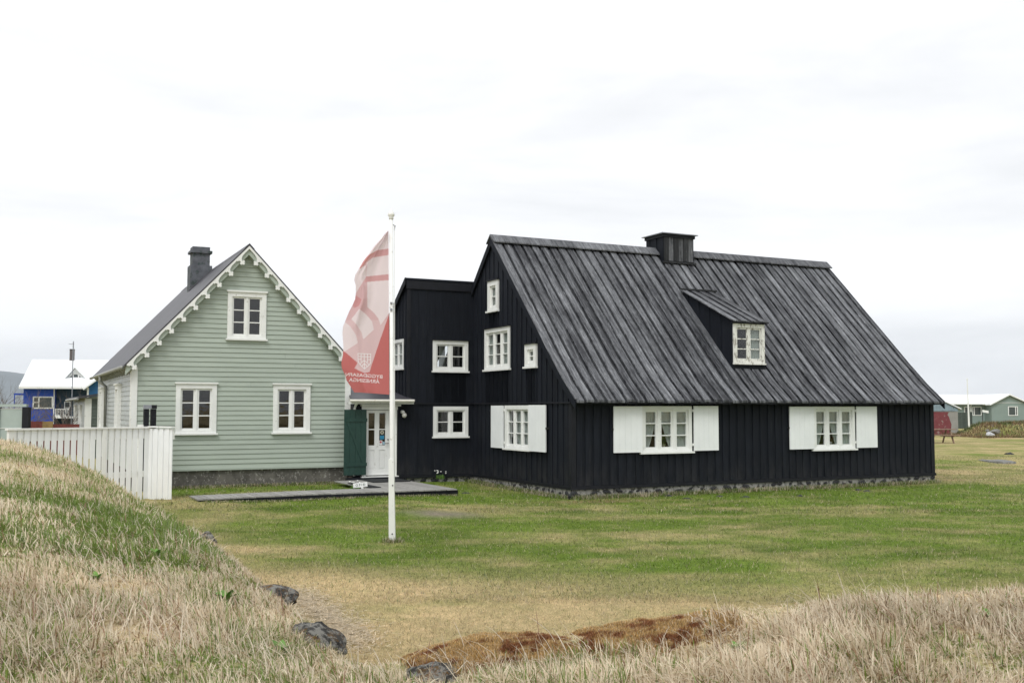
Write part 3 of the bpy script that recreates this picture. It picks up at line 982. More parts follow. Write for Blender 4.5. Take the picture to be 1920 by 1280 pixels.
while a < L:
    s = random.uniform(.07, .17)
    stone(house, (a + s, -.0 + random.uniform(-.02, .0), -.10 + random.uniform(-.07, .03)), s, s * random.uniform(.55, .8), 0, k); k += 1
    a += s * 2 + random.uniform(.0, .22)
b = .1
while b < 6.0:
    s = random.uniform(.08, .16)
    stone(house, (-.0 + random.uniform(-.02, .02), b + s, -.09 + random.uniform(-.06, .03)), s, s * random.uniform(.55, .8), math.pi / 2, k); k += 1
    b += s * 2 + random.uniform(.02, .28)
o = stone(house, (.05, -.0, -.20), .24, .22, .4, 3)

def b2w(a, b, z=0):
    c, s = math.cos(YAW), math.sin(YAW)
    return (BX + a * c - b * s, BY + a * s + b * c, z)

# =================================================================== BLACK LINK WING
LB = 6.048
link = thing('black_wing', 'tall narrow black timber wing with sloping roof between the two houses', 'building', (BX, BY, 0), YAW)
pLf, pLs = F_front(LB), F_left(-2.166)
LWn = [dict(r=(-1.358, -.199, 3.126, 4.093), nc=2, nr=2, cw=.11, fw=.05, mw=.06, ext=.03, head='black_trim', curtain='middle', n=.012, cd=.45),
       dict(r=(-1.336, -.191, 1.15, 2.10), nc=2, nr=2, cw=.11, fw=.05, mw=.06, ext=.03, n=.012)]
LS = dict(r=(6.30, 7.32, 3.20, 4.13), nc=2, nr=2, cw=.10, fw=.05, mw=.05, ext=.03, curtain='full', n=.012)
lh = [hole_of(x) for x in LWn]
def ltop(b): return 5.86 - .716 * (b - 6.10)
m = MB(); slab(m, pLf, -2.166, -.001, -.02, 5.74, lh, -.12, 0); m.build('wall', 'black', link)
m = MB(); slab(m, pLs, LB + .121, 9.2, 2.2, lambda b: ltop(b) - .1, [hole_of(LS)], -.12, 0); m.build('wall', 'black', link)
m = MB(); m.box(-2.04, -.01, 9.08, 9.2, 2.2, ltop(9.2) - .12); m.build('wall', 'black', link)
m = MB(); m.box(-2.04, -.01, LB + .13, 9.07, .05, .1); m.box(-2.04, -.01, LB + .13, 9.07, 2.7, 2.76); m.build('floor', 'room', link)
x = -2.07
while x < -.1:
    m = MB(); slab(m, pLf, x, min(x + .24, -.01), .07, 2.17, lh, .001, .006); slab(m, pLf, x, min(x + .24, -.01), 2.21, 5.66, lh, .001, .006)
    split_build(m, 'wall_board', 'black', link); x += .262
x = LB + .12
while x < 9.1:
    m = MB(); slab(m, pLs, x, min(x + .17, 9.19), 2.2, lambda b: ltop(b) - .12, [hole_of(LS)], .001, .024)
    split_build(m, 'wall_board', 'black', link); x += .262
for Wn in LWn: make_window(link, pLf, Wn)
make_window(link, pLs, LS)
m = MB(); m.mbox(pLf, -2.19, -2.08, 2.2, 5.6, .0, .024); m.build('corner_board', 'black_trim', link)
m = MB(); m.mbox(pLf, -2.23, -.01, 5.62, 5.86, .0, .05); m.build('fascia', 'black_trim', link)
m = MB(); m.mbox(pLf, -4.0, -.07, 2.17, 2.212, .001, .05); m.build('belt_moulding', 'black_trim', link)
m = MB(); m.mbox(pLf, -2.49, -.06, -.02, .06, .001, .05); m.build('base_board', 'black_trim', link)
m = MB()
b0_, b1_ = LB - .06, 9.35
m.hexa([(-2.26, b0_, ltop(b0_) - .06), (0.1, b0_, ltop(b0_) - .06), (0.1, b1_, ltop(b1_) - .06), (-2.26, b1_, ltop(b1_) - .06), (-2.26, b0_, ltop(b0_)), (0.1, b0_, ltop(b0_)), (0.1, b1_, ltop(b1_)), (-2.26, b1_, ltop(b1_))])
m.build('roof', 'black', link)
m = MB()
m.hexa([(-2.285, b0_, ltop(b0_) - .20), (-2.262, b0_, ltop(b0_) - .20), (-2.262, b1_, ltop(b1_) - .20), (-2.285, b1_, ltop(b1_) - .20), (-2.285, b0_, ltop(b0_) + .01), (-2.262, b0_, ltop(b0_) + .01), (-2.262, b1_, ltop(b1_) + .01), (-2.285, b1_, ltop(b1_) + .01)])
m.build('verge_board', 'black_trim', link)
m = MB(); m.box(-2.16, 0, LB, 9.2, -.6, -.021); m.build('footing', 'mortar', link)
for i in range(6):
    stone(link, (-2.0 + i * .36, LB - .0, -.1), random.uniform(.08, .13), random.uniform(.06, .09), 0, i)

# =================================================================== ENTRANCE ANNEX
ann = thing('entrance_annex', 'low black entrance building with white glazed door and grey lean-to roof', 'building', (BX, BY, 0), YAW)
dh = (-3.44, -2.62, .06, 2.0)
m = MB(); slab(m, pLf, -3.80, -2.168, -.02, 2.26, [dh], -.12, 0); m.build('wall', 'black', ann)
m = MB(); m.box(-3.8, -2.17, 8.9, 9.0, -.02, 2.7); m.build('wall', 'black', ann)
m = MB(); m.box(-3.80, -3.77, LB + .121, 8.89, .06, 2.2); m.box(-3.76, -2.18, 7.6, 7.64, .06, 2.2); m.build('partition', 'glassy_dark', ann)
m = MB(); m.box(-3.8, -2.17, LB + .13, 8.89, .0, .05); m.build('floor', 'room', ann)
x = -2.47
while x < -2.19:
    m = MB(); m.mbox(pLf, x, min(x + .24, -2.17), .07, 2.165, .001, .006); m.build('wall_board', 'black', ann); x += .262
def atop(b): return 2.315 + .166 * (b - 5.68)
m = MB(); b0_, b1_ = 5.66, 9.1
m.hexa([(-4.02, b0_, atop(b0_) - .05), (-2.05, b0_, atop(b0_) - .05), (-2.165, 6.05, atop(6.05) - .05), (-3.84, 6.40, atop(6.4) - .05), (-4.02, b0_, atop(b0_)), (-2.05, b0_, atop(b0_)), (-2.165, 6.05, atop(6.05)), (-3.84, 6.40, atop(6.4))])
m.hexa([(-3.84, 6.4, atop(6.4) - .05), (-2.19, 6.05, atop(6.05) - .05), (-2.19, b1_, atop(b1_) - .05), (-3.84, b1_, atop(b1_) - .05), (-3.84, 6.4, atop(6.4)), (-2.19, 6.05, atop(6.05)), (-2.19, b1_, atop(b1_)), (-3.84, b1_, atop(b1_))])
m.build('roof', 'g_roof', ann)
m = MB(); m.box(-4.0, -2.07, 5.74, 6.04, 2.17, 2.235); m.build('soffit', 'white', ann)
m = MB(); m.tube([(-4.06, 5.64, 2.262), (-2.10, 5.64, 2.262)], .042, 8); m.build('gutter', 'gutter_white', ann)
m = MB(); m.tube([(-3.80, 5.72, 2.24), (-3.80, 5.90, 2.14), (-3.80, 6.005, 2.06), (-3.80, 6.005, .1)], .036, 8); m.build('downpipe', 'white', ann)
# door frame and door
m = MB()
m.mbox(pLf, -3.56, -3.45, .06, 2.0, 0, .05); m.mbox(pLf, -2.61, -2.50, .06, 2.0, 0, .05)
m.mbox(pLf, -3.58, -2.48, 2.0, 2.10, 0, .055)
m.build('door_frame', 'white', ann)
m = MB(); m.mbox(pLf, -3.62, -2.40, 2.105, 2.16, 0, .12); m.build('door_cornice', 'white', ann)
door = MB()
dn0, dn1 = -.05, -.005
gx_ = [(-3.36, -3.17), (-3.03, -2.84)]
gz_ = [(1.445, 1.91), (.965, 1.415)]
slab(door, pLf, -3.42, -2.64, .10, 1.985, [(a0, a1, z0, z1) for a0, a1 in gx_ for z0, z1 in gz_] + [(a0, a1, .26, .83) for a0, a1 in gx_], dn0, dn1)
for a0, a1 in gx_:
    door.mbox(pLf, a0 + .001, a1 - .001, .261, .829, dn0 + .01, dn1 - .018)
    door.mbox(pLf, a0 + .03, a1 - .03, .30, .79, dn0 + .02, dn1 - .006)
door = door.build('door', 'white', ann)
for a0, a1 in gx_:
    for z0, z1 in gz_:
        m = MB(); m.add([pLf(a0, z0, -.028), pLf(a1, z0, -.028), pLf(a1, z1, -.028), pLf(a0, z1, -.028)], [(0, 1, 2, 3)]); m.build('pane', 'glass', door)
m = MB(); m.tube([pLf(-2.75, 1.02, -.005), pLf(-2.75, 1.02, .045), pLf(-2.86, 1.02, .045)], .011, 6); m.build('handle', 'iron', door)
m = MB(); m.tube([pLf(-2.76, 1.13, -.005), pLf(-2.76, 1.13, .02)], .02, 8); m.build('lock', 'iron', door)
def disc(m, mp, a, z, r, n0, n1, k=16):
    m.poly(mp, [(a + r * math.cos(2 * math.pi * i / k), z + r * math.sin(2 * math.pi * i / k)) for i in range(k)], n0, n1)
st = [('pale_disc', (.5, .48, .38)), ('blue_label', (.03, .22, .38)), ('white_label', (.7, .7, .7)), ('sky_label', (.30, .45, .55)), ('red_dot', (.42, .06, .08)), ('dark_dot', (.06, .05, .04))]
SM = {n: flat(n, c) for n, c in st}
s_ = MB(); disc(s_, pLf, -2.935, 1.34, .058, -.025, -.022); s_.build('sticker', SM['pale_disc'], door, label='round cream sticker')
s_ = MB(); disc(s_, pLf, -2.935, 1.34, .025, -.0215, -.020); s_.build('sticker', SM['dark_dot'], door)
s_ = MB(); s_.mbox(pLf, -3.0, -2.87, 1.14, 1.25, -.025, -.022); s_.build('sticker', SM['blue_label'], door, label='blue rectangular sticker')
s_ = MB(); s_.mbox(pLf, -3.026, -2.925, .975, 1.11, -.025, -.022); s_.build('sticker', SM['white_label'], door, label='white sticker with a red roundel')
s_ = MB(); disc(s_, pLf, -2.975, 1.06, .032, -.0215, -.020); s_.build('sticker', SM['red_dot'], door)
s_ = MB(); s_.mbox(pLf, -2.915, -2.85, .985, 1.07, -.025, -.022); s_.build('sticker', SM['sky_label'], door, label='pale blue sticker')
# threshold step
m = MB(); m.box(-4.05, -2.45, 5.80, 6.04, -.1, .045); m.build('threshold', 'black_trim', ann)
m = MB(); m.box(-3.60, -2.47, 5.90, 6.03, .047, .075); m.build('doorstep', 'white', ann)
# green outer door leaf, swung open
m = MB()
pP = F_front(5.93)
x = -4.13
leaf_parts = []
base = MB(); base.mbox(pP, -4.13, -3.465, .125, 2.01, -.03, -.002)
leaf = base.build('outer_door', 'dark_green', ann, label='dark green ledged and braced board door standing open')
for i in range(4):
    m = MB(); w_ = .665 / 4; m.mbox(pP, -4.13 + i * w_ + .003, -4.13 + (i + 1) * w_ - .003, .125, 2.01, -.001, .012); m.build('board', 'dark_green', leaf)
for z in (1.66, .38):
    m = MB(); m.mbox(pP, -4.10, -3.45, z, z + .10, .0125, .034); m.build('ledge', 'dark_green', leaf)
m = MB(); m.poly(pP, [(-4.08, 1.655), (-4.00, 1.655), (-3.52, .485), (-3.60, .485)], .0125, .033); m.build('brace', 'dark_green', leaf)
for z in (1.70, .42):
    m = MB(); m.mbox(pP, -4.08, -4.04, z - .05, z + .09, .035, .042); m.build('hinge', 'dark_green', leaf)

lamp = thing('wall_lamp', 'small round white globe lamp on the black wall right of the door', 'lamp', b2w(-2.30, LB, 1.84), YAW)
m = MB(); m.lathe((0.0, -.13, 0), [(.002, -.075), (.045, -.062), (.072, -.02), (.072, .02), (.045, .062), (.02, .075)], 16); m.build('globe', 'globe', lamp, smooth=True)
m = MB(); m.tube([(-.03, -.0, .10), (-.03, -.10, .10), (-.0, -.13, .08)], [.055, .05, .03], 10); m.build('bracket', 'white', lamp, smooth=True)

# =================================================================== GREEN HOUSE
GYAW = R(25.6975); S_ = .9
GXo, GYo = -11.3556 * S_, 31.1942 * S_
GWd, GD = 6.024, 11.53
GZ0, GRZ, GEZ, GEO, GGO = .372, 6.665, 3.249, .198, .243
gslope = (GRZ - GEZ) / (GWd / 2 + GEO)
gr = thing('green_house', 'sage green clapboard house with white scalloped bargeboards on its gable', 'house', (GXo, GYo, 0), GYAW)
def groof(a): return GRZ - gslope * abs(a - GWd / 2)
def g2w(a, b, z=0):
    c, s = math.cos(GYAW), math.sin(GYAW)
    return (GXo + a * c - b * s, GYo + a * s + b * c, z)
qF, qL, qR, qB = F_front(0), F_left(0), F_right(GWd), F_back(GD)
GWn = [dict(r=(1.13, 2.22, 1.315, 2.715), nc=2, nr=3, cw=.125, fw=.05, mw=.05, head='white', n=.03, ext=.04),
       dict(r=(3.79, 4.86, 1.315, 2.715), nc=2, nr=3, cw=.125, fw=.05, mw=.05, head='white', n=.03, ext=.04),
       dict(r=(2.475, 3.555, 3.95, 5.31), nc=2, nr=3, cw=.125, fw=.05, mw=.05, head='white', n=.03, ext=.04)]
GS = [dict(r=(2.75, 3.75, 1.33, 2.73), nc=2, nr=3, cw=.12, fw=.05, mw=.05, head='white', n=.09, ext=.04),
      dict(r=(8.75, 9.75, 1.33, 2.73), nc=2, nr=3, cw=.12, fw=.05, mw=.05, head='white', n=.09, ext=.04)]
ghs = [hole_of(x) for x in GWn]; gss = [hole_of(x) for x in GS]
m = MB(); slab(m, qF, 0, GWd, GZ0, lambda a: groof(a) - .12, ghs, -.14, 0, [GWd / 2]); m.build('wall', 'green', gr)
m = MB(); slab(m, qL, .141, GD - .141, GZ0, groof(0) - .12, gss, -.14, 0); m.build('wall', 'grey_siding', gr)
m = MB(); slab(m, qR, .141, GD - .141, GZ0, groof(0) - .12, [], -.14, 0); m.build('wall', 'green', gr)
m = MB(); slab(m, qB, 0, GWd, GZ0, lambda a: groof(a) - .12, [], -.14, 0, [GWd / 2]); m.build('wall', 'green', gr)
m = MB(); m.box(.15, GWd - .15, .15, GD - .15, .5, .56); m.box(.15, GWd - .15, .15, GD - .15, 3.0, 3.06); m.build('floor', 'room', gr)
m = MB(); m.box(.15, GWd - .15, 2.6, 2.68, .56, 3.0); m.build('partition', 'room', gr)
def siding(mp, x0, x1, zt, holes, mat, step, lim=None):
    k = 0; z = GZ0 + .005
    while z < zt - .02:
        z1 = min(z + step, zt)
        lo_ = lim(z) if lim else (x0, x1); hi_ = lim(z1) if lim else (x0, x1)
        if lo_[1] - lo_[0] < .06: break
        zc = (z + z1) / 2
        cuts = [(lo_[0], hi_[0])]
        segs = []
        cur = (lo_[0], hi_[0])
        for h in sorted([h for h in holes if h[2] < zc < h[3]]):
            segs.append((cur, (h[0], h[0]))); cur = (h[1], h[1])
        segs.append((cur, (lo_[1], hi_[1])))
        nb_, nt_ = .030, .010
        for (l0, l1), (r0, r1) in segs:
            if r0 - l0 > 2.2 and random.random() < .45:
                xj = random.uniform(l0 + .6, r0 - .6)
                if xj > l1 + .2 and xj < r1 - .2:
                    pieces = [((l0, l1), (xj - .0015, xj - .0015)), ((xj + .0015, xj + .0015), (r0, r1))]
                else: pieces = [((l0, l1), (r0, r1))]
            else: pieces = [((l0, l1), (r0, r1))]
            dz_ = random.uniform(-.003, .003)
            for (l0, l1), (r0, r1) in pieces:
             m = MB()
             m.hexa([mp(l0, z, nb_), mp(r0, z, nb_), mp(r0, z, .001), mp(l0, z, .001), mp(l1, z1 - .002, nt_), mp(r1, z1 - .002, nt_), mp(r1, z1 - .002, .001), mp(l1, z1 - .002, .001)])
             m.hexa([mp(l0, z - .004, .018), mp(r0, z - .004, .018), mp(r0, z - .004, .002), mp(l0, z - .004, .002), mp(l0, z - .0005, .029), mp(r0, z - .0005, .029), mp(r0, z - .0005, .002), mp(l0, z - .0005, .002)])
             m.build('siding_board', mat, gr)
        z = z1; k += 1
def glim(z):
    h = (GRZ - .33 - z) / gslope
    c = GWd / 2
    return (max(.0, c - h), min(GWd, c + h))
siding(qF, 0, GWd, GRZ - .36, ghs, 'green', .1345, glim)
siding(qL, 0, GD, 3.05, gss, 'grey_siding', .1345)  # same lap siding as the front; its grazing-angle sheen put into a greyer colour
siding(qR, 0, GD, 3.05, [], 'green', .1345)
for Wn in GWn: make_window(gr, qF, Wn)
for Wn in GS: make_window(gr, qL, Wn)
ct = groof(.1) - .34
for a0, a1 in ((-.035, .13), (GWd - .13, GWd + .035)):
    m = MB(); m.mbox(qF, a0, a1, GZ0 + .0, groof(0) - .30, .0, .045); m.build('corner_board', 'white', gr)
m = MB(); m.mbox(qL, .0, .20, GZ0, groof(0) - .30, .001, .035); m.build('corner_board', 'white', gr)
m = MB(); m.mbox(qL, GD - .2, GD, GZ0, groof(0) - .30, .001, .035); m.build('corner_board', 'white', gr)
m = MB(); m.mbox(qR, .0, .15, GZ0, groof(0) - .30, .001, .035); m.build('corner_board', 'white', gr)
m = MB(); m.mbox(qF, .0, GWd, GZ0 - .035, GZ0, .0, .05); m.build('drip_board', 'green', gr)
# frieze along the rake + boxed soffit in the same green
for s in (-1, 1):
    c = GWd / 2
    xe = c + s * (GWd / 2 + GEO - .01)
    m = MB()
    m.hexa([(c, -.0, GRZ - .335), (xe, -.0, GEZ - .335 + .02), (xe, -GGO + .03, GEZ - .30), (c, -GGO + .03, GRZ - .30),
            (c, -.0, GRZ - .06), (xe, -.0, GEZ - .06), (xe, -GGO + .03, GEZ - .06), (c, -GGO + .03, GRZ - .06)])
    m.build('rake_soffit', 'green', gr)
# roof slabs
bf, bb = -GGO - .02, GD + .27
ovl = .04
for s in (-1, 1):
    c = GWd / 2
    xe = c + s * (GWd / 2 + GEO + ovl); ze = GEZ - gslope * ovl
    m = MB()
    m.hexa([(c, bf, GRZ - .055), (xe, bf, ze - .055), (xe, bb, ze - .055), (c, bb, GRZ - .055), (c, bf, GRZ), (xe, bf, ze), (xe, bb, ze), (c, bb, GRZ)])
    m.build('roof', 'g_roof', gr)
m = MB()
for s in (-1, 1):
    m.hexa([(GWd / 2, bf - .01, GRZ + .004), (GWd / 2 + s * .14, bf - .01, GRZ - .14 * gslope + .004), (GWd / 2 + s * .14, bb, GRZ - .14 * gslope + .004), (GWd / 2, bb, GRZ + .004),
            (GWd / 2, bf - .01, GRZ + .016), (GWd / 2 + s * .14, bf - .01, GRZ - .14 * gslope + .016), (GWd / 2 + s * .14, bb, GRZ - .14 * gslope + .016), (GWd / 2, bb, GRZ + .016)])
m.build('ridge_flashing', 'g_roof', gr)
# side eaves
for s, mm in ((-1, 'gutter'), (1, 'gutter')):
    xw = 0 if s < 0 else GWd
    m = MB(); x_ = xw + s * (GEO + .0)
    m.hexa([(xw, 0, GEZ - .24), (x_, 0, GEZ - .10), (x_, GD, GEZ - .10), (xw, GD, GEZ - .24), (xw, 0, GEZ - .06), (x_, 0, GEZ - .065), (x_, GD, GEZ - .065), (xw, GD, GEZ - .06)])
    m.build('eaves_soffit', 'grey_siding', gr)
    m = MB(); m.tube([(xw + s * (GEO + .08), -.02, GEZ - .11), (xw + s * (GEO + .08), bb, GEZ - .10)], .055, 8); m.build('gutter', mm, gr, smooth=True)
for i in range(16):
    b_ = .5 + i * .7
    m = MB(); m.hexa([(-.0, b_, GEZ - .30), (-GEO, b_, GEZ - .15), (-GEO, b_ + .06, GEZ - .15), (0, b_ + .06, GEZ - .30), (0, b_, GEZ - .23), (-GEO, b_, GEZ - .101), (-GEO, b_ + .06, GEZ - .101), (0, b_ + .06, GEZ - .23)])
    m.build('rafter_foot', 'grey_siding', gr)
m = MB(); m.tube([(-.28, 7.4, GEZ - .14), (-.28, 7.4, GEZ - .32), (-.09, 7.4, GEZ - .48), (-.09, 7.4, .2)], .055, 8); m.build('downpipe', 'gutter', gr, smooth=True)
# foundation
m = MB(); m.box(.02, GWd - .02, .02, GD - .02, -.6, GZ0 - .036); m.build('foundation', 'concrete', gr)
# gingerbread bargeboards
Lr = math.hypot(GWd / 2 + GEO, GRZ - GEZ)
P_ = .455
def scallop_pts():
    pts = [(0.0, .0), (0.0, .17)]
    # half stem of trefoil centred at s=0
    def arc(cx, cy, r, a0, a1, k=6):
        return [(cx + r * math.cos(R(a0 + (a1 - a0) * i / k)), cy + r * math.sin(R(a0 + (a1 - a0) * i / k))) for i in range(k + 1)]
    return arc
def bargeboard(s):
    c = GWd / 2
    ux, uz = s * (GWd / 2 + GEO) / Lr, -(GRZ - GEZ) / Lr      # down the rake
    nx_, nz_ = -s * (GRZ - GEZ) / Lr, -(GWd / 2 + GEO) / Lr   # perpendicular, downwards/inwards
    def pt(t, d, b): return (c + ux * t + nx_ * d, b, GRZ - .03 + uz * t + nz_ * d)
    b1, b0 = -GGO + .02, -GGO - .018
    def ext(name, pts, parent, db=0, t0=None):
        m = MB()
        k = len(pts)
        m.add([pt(a, d, b0 - db) for a, d in pts] + [pt(a, d, b1 - db) for a, d in pts],
              [tuple(range(k)), tuple(range(k, 2 * k))[::-1]] + [(i, (i + 1) % k, k + (i + 1) % k, k + i) for i in range(k)])
        return m.build(name, 'white', parent)
    def topd(t): return 0
    bd = ext('bargeboard', [(0, .0), (Lr, .0), (Lr, .075), (0 + .075 * 1.02, .075)], gr)
    for i in range(10):
        tc = .50 + P_ * i          # centre of the trefoil
        pts = []
        # from upper side: arch curve coming down to the stem
        n_ = 9
        tstart = tc - P_ + .075 if i else .10
        span = (tc - .022) - tstart
        for j in range(n_ + 1):
            u = j / n_
            pts.append((tstart + span * u, .070 + .115 * (1 - math.sqrt(max(0, 1 - u ** 3.6)))))
        # trefoil: three lobes, hanging
        def lobe(cx, cy, r, a0, a1, k=5):
            for q in range(k + 1):
                a_ = R(a0 + (a1 - a0) * q / k)
                pts.append((cx + r * math.cos(a_), cy + r * math.sin(a_)))
        lobe(tc - .046, .212, .032, 250, 75)
        lobe(tc + .000, .252, .034, 190, -10)
        lobe(tc + .046, .212, .032, 105, -70)
        # hook on the lower side
        pts.append((tc + .022, .170))
        pts += [(tc + .024, .135), (tc + .036, .110), (tc + .058, .100), (tc + .082, .110), (tc + .076, .088), (tc + .066, .0735)]
        m = MB(); k = len(pts)
        pts2 = [(a, d) for a, d in pts]
        ext('scallop', pts2, bd, db=.0015)
    return bd
for s in (-1, 1): bargeboard(s)
# dark edge strip of roof over the bargeboard is the roof slab itself
# chimney
m = MB(); ca0, ca1, cb_0, cb_1 = 2.33, 3.03, 5.88, 6.55
m.box(ca0, ca1, cb_0, cb_1, 5.3, 6.80)
chm = m.build('chimney', 'chim', gr)
m = MB(); m.box(ca0 + .07, ca1 - .07, cb_0 + .06, cb_1 - .06, 6.80, 7.22); m.build('stack', 'chim', chm)
m = MB(); m.box(ca0 + .0, ca1 - .0, cb_0 - .0, cb_1 + .0, 7.215, 7.30); m.build('band', 'chim', chm)
m = MB(); m.box(ca0 + .07, ca1 - .07, cb_0 + .06, cb_1 - .06, 7.30, 7.43); m.build('cap', 'chim', chm)
m = MB()
for (x0, x1) in ((ca0 - .05, ca1 + .02),):
    m.hexa([(x0, cb_0 - .05, groof(x0) + .002), (x1, cb_0 - .05, groof(x1) + .002), (x1, cb_0 - .001, groof(x1) + .002), (x0, cb_0 - .001, groof(x0) + .002),
            (x0, cb_0 - .05, groof(x0) + .05), (x1, cb_0 - .05, groof(x1) + .05), (x1, cb_0 - .001, groof(x1) + .09), (x0, cb_0 - .001, groof(x0) + .09)])
m.build('flashing', 'g_roof', chm)

# =================================================================== BOARDWALK, MATS, SIGN
bw = thing('boardwalk', 'low grey plank boardwalk leading to the white door', 'boardwalk', (BX, BY, 0), YAW)
def ramp_z(a): return -.01 - .02 * max(0, (-6.4 - a) / 2.5)
a = -8.95
while a < -4.47:
    z = ramp_z(a + .07); wd = .138
    m = MB(); e = random.uniform(-.012, .012); tz = random.uniform(-.003, .003)
    m.box(a, a + wd, 1.62 + e, 2.74 + e, z - .03 + tz, z + tz); m.build('plank', 'wood_old', bw)
    a += .150
while a < -2.50:
    f = (a + 4.47) / 2.0
    m = MB(); e = random.uniform(-.012, .012); tz = random.uniform(-.003, .003)
    back = 5.78 
    m.box(a, a + .138, 1.56 - .06 * f + e, back, -.04 + tz, -.01 + tz); m.build('plank', 'wood_old', bw)
    a += .150
m = MB(); m.hexa([(-8.9, 1.63, -.34), (-2.50, 1.52, -.34), (-2.50, 1.56, -.34), (-8.9, 1.67, -.34), (-8.9, 1.63, ramp_z(-8.9) - .031), (-6.4, 1.61, -.041), (-6.4, 1.65, -.041), (-8.9, 1.67, ramp_z(-8.9) - .031)])
m.v = []; m.f = []
m.hexa([(-8.9, 1.64, -.4), (-6.4, 1.63, -.3), (-6.4, 1.68, -.3), (-8.9, 1.69, -.4), (-8.9, 1.64, ramp_z(-8.9) - .035), (-6.4, 1.63, -.045), (-6.4, 1.68, -.045), (-8.9, 1.69, ramp_z(-8.9) - .035)])
m.hexa([(-6.4, 1.63, -.3), (-2.5, 1.55, -.3), (-2.5, 1.60, -.3), (-6.4, 1.68, -.3), (-6.4, 1.63, -.045), (-2.5, 1.55, -.045), (-2.5, 1.60, -.045), (-6.4, 1.68, -.045)])
m.build('edge_beam', 'black_trim', bw)
m = MB(); m.box(-8.8, -6.4, 2.66, 2.70, -.4, -.16); m.box(-6.4, -4.47, 2.66, 2.70, -.4, -.045); m.box(-2.52, -2.47, 1.56, 5.7, -.4, -.045); m.build('side_beam', 'black_trim', bw)

m = MB(); m.hexa([(-3.72, 4.55, -.004), (-2.62, 4.55, -.004), (-2.56, 5.78, -.004), (-3.66, 5.78, -.004), (-3.72, 4.55, .014), (-2.62, 4.55, .014), (-2.56, 5.78, .014), (-3.66, 5.78, .014)])
o = m.build('doormat', 'mat'); o.parent = None; o.location = (BX, BY, 0); o.rotation_euler = (0, 0, YAW)
tag(o, 'black doormat lying in front of the white door', 'doormat')
m = MB(); m.box(-4.44, -4.12, 2.75, 4.6, -.004, .010)
o = m.build('floor_mat', 'mat'); o.location = (BX, BY, 0); o.rotation_euler = (0, 0, YAW)
tag(o, 'narrow dark mat on the boardwalk beside the small sign', 'mat')

def text_mesh(s, size=1.0):
    cu = bpy.data.curves.new('lettering', 'FONT'); cu.body = s; cu.size = size; cu.resolution_u = 3
    cu.align_x = 'LEFT'; cu.offset = .012
    o = bpy.data.objects.new('lettering', cu); COL.objects.link(o)
    dg = bpy.context.evaluated_depsgraph_get(); dg.update()
    me = bpy.data.meshes.new_from_object(o.evaluated_get(dg))
    bpy.data.objects.remove(o); bpy.data.curves.remove(cu)
    v = np.array([p.co[:2] for p in me.vertices]); f = [tuple(p.vertices) for p in me.polygons]
    bpy.data.meshes.remove(me)
    return v, f

sg = thing('open_sign', 'small white OPIÐ sign tilted on a stake by the boardwalk', 'sign', b2w(-4.66, 2.80, -.05), YAW + .05)
sg.rotation_euler = (R(-6), R(-4), YAW)
m = MB(); m.box(-.19, .19, -.012, .012, .07, .19); sgb = m.build('board', 'white', sg)
m = MB(); m.hexa([(.02, .013, .10), (.07, .013, .10), (.07, .03, .10), (.02, .03, .10), (.02, .013, .18), (.07, .013, .18), (.07, .03, .18), (.02, .03, .18)]); m.build('stake', 'white', sg)
m = MB(); m.hexa([(.04, -.03, -.06), (.10, -.03, -.06), (.10, -.016, -.06), (.04, -.016, -.06), (.0, -.03, .07), (.06, -.03, .07), (.06, -.016, .07), (.0, -.016, .07)]); m.build('foot', 'white', sg)
tv, tf = text_mesh('O P I Ð')
tv = (tv - tv.min(0)) / (tv.max(0) - tv.min(0))
m = MB(); m.add([(-.13 + p[0] * .26, -.0145, .10 + p[1] * .06) for p in tv], tf); m.build('lettering', 'ink_green', sgb)

# =================================================================== FLAGPOLE and FLAG
PYF = 18.2
pole = thing('flagpole', 'tall white wooden flagpole standing on the lawn', 'flagpole', (-2.064, PYF, -.23))
lean = (-2.168 + 2.10) / 5.8
m = MB(); m.tube([(-.03 * 0, 0, -.3), (lean * 1.2, 0, 1.2), (lean * 5.6, 0, 5.62)], [.046, .043, .033], 12); m.build('pole', 'white', pole, smooth=True)
m = MB()
m.hexa([(-.058, -.05, -.3), (.058, -.05, -.3), (.058, .05, -.3), (-.058, .05, -.3), (-.058 + lean * 1.4, -.05, 1.40), (.03 + lean * 1.4, -.05, 1.40), (.03 + lean * 1.4, .05, 1.40), (-.058 + lean * 1.4, .05, 1.40)])
m.build('pole_housing', 'white', pole)
m = MB(); m.lathe((lean * 5.62, 0, 5.60), [(.036, 0), (.045, .01), (.036, .03), (.058, .06), (.062, .085), (.045, .12), (.02, .15), (.006, .19)], 14); m.build('finial', 'white', pole, smooth=True)
m = MB(); m.tube([(lean * 5.5 + .055, -.01, 5.50), (lean * 5 + .062, -.01, 4.6), (lean * 3 + .055, -.03, 2.5), (lean + .07, -.04, 1.1)], .006, 5); m.build('halyard', 'white', pole)
m = MB(); m.tube([(lean * 5.5 + .03, -.0, 5.50), (lean * 5.5 + .07, -.0, 5.48), (lean * 5.5 + .055, 0, 5.40)], .012, 6); m.build('pulley', 'metal_cap', pole)
for z in (.12, .95):
    m = MB(); m.tube([(.0, -.052, z), (.0, -.062, z)], .012, 8); m.build('bolt', 'iron', pole)
m = MB(); m.box(lean * 4 - .02, lean * 4 + .02, -.055, -.03, 3.98, 4.02); m.box(lean * 4 - .02, lean * 4 + .02, -.055, -.03, 4.10, 4.13); m.build('cleat', 'metal_cap', pole)

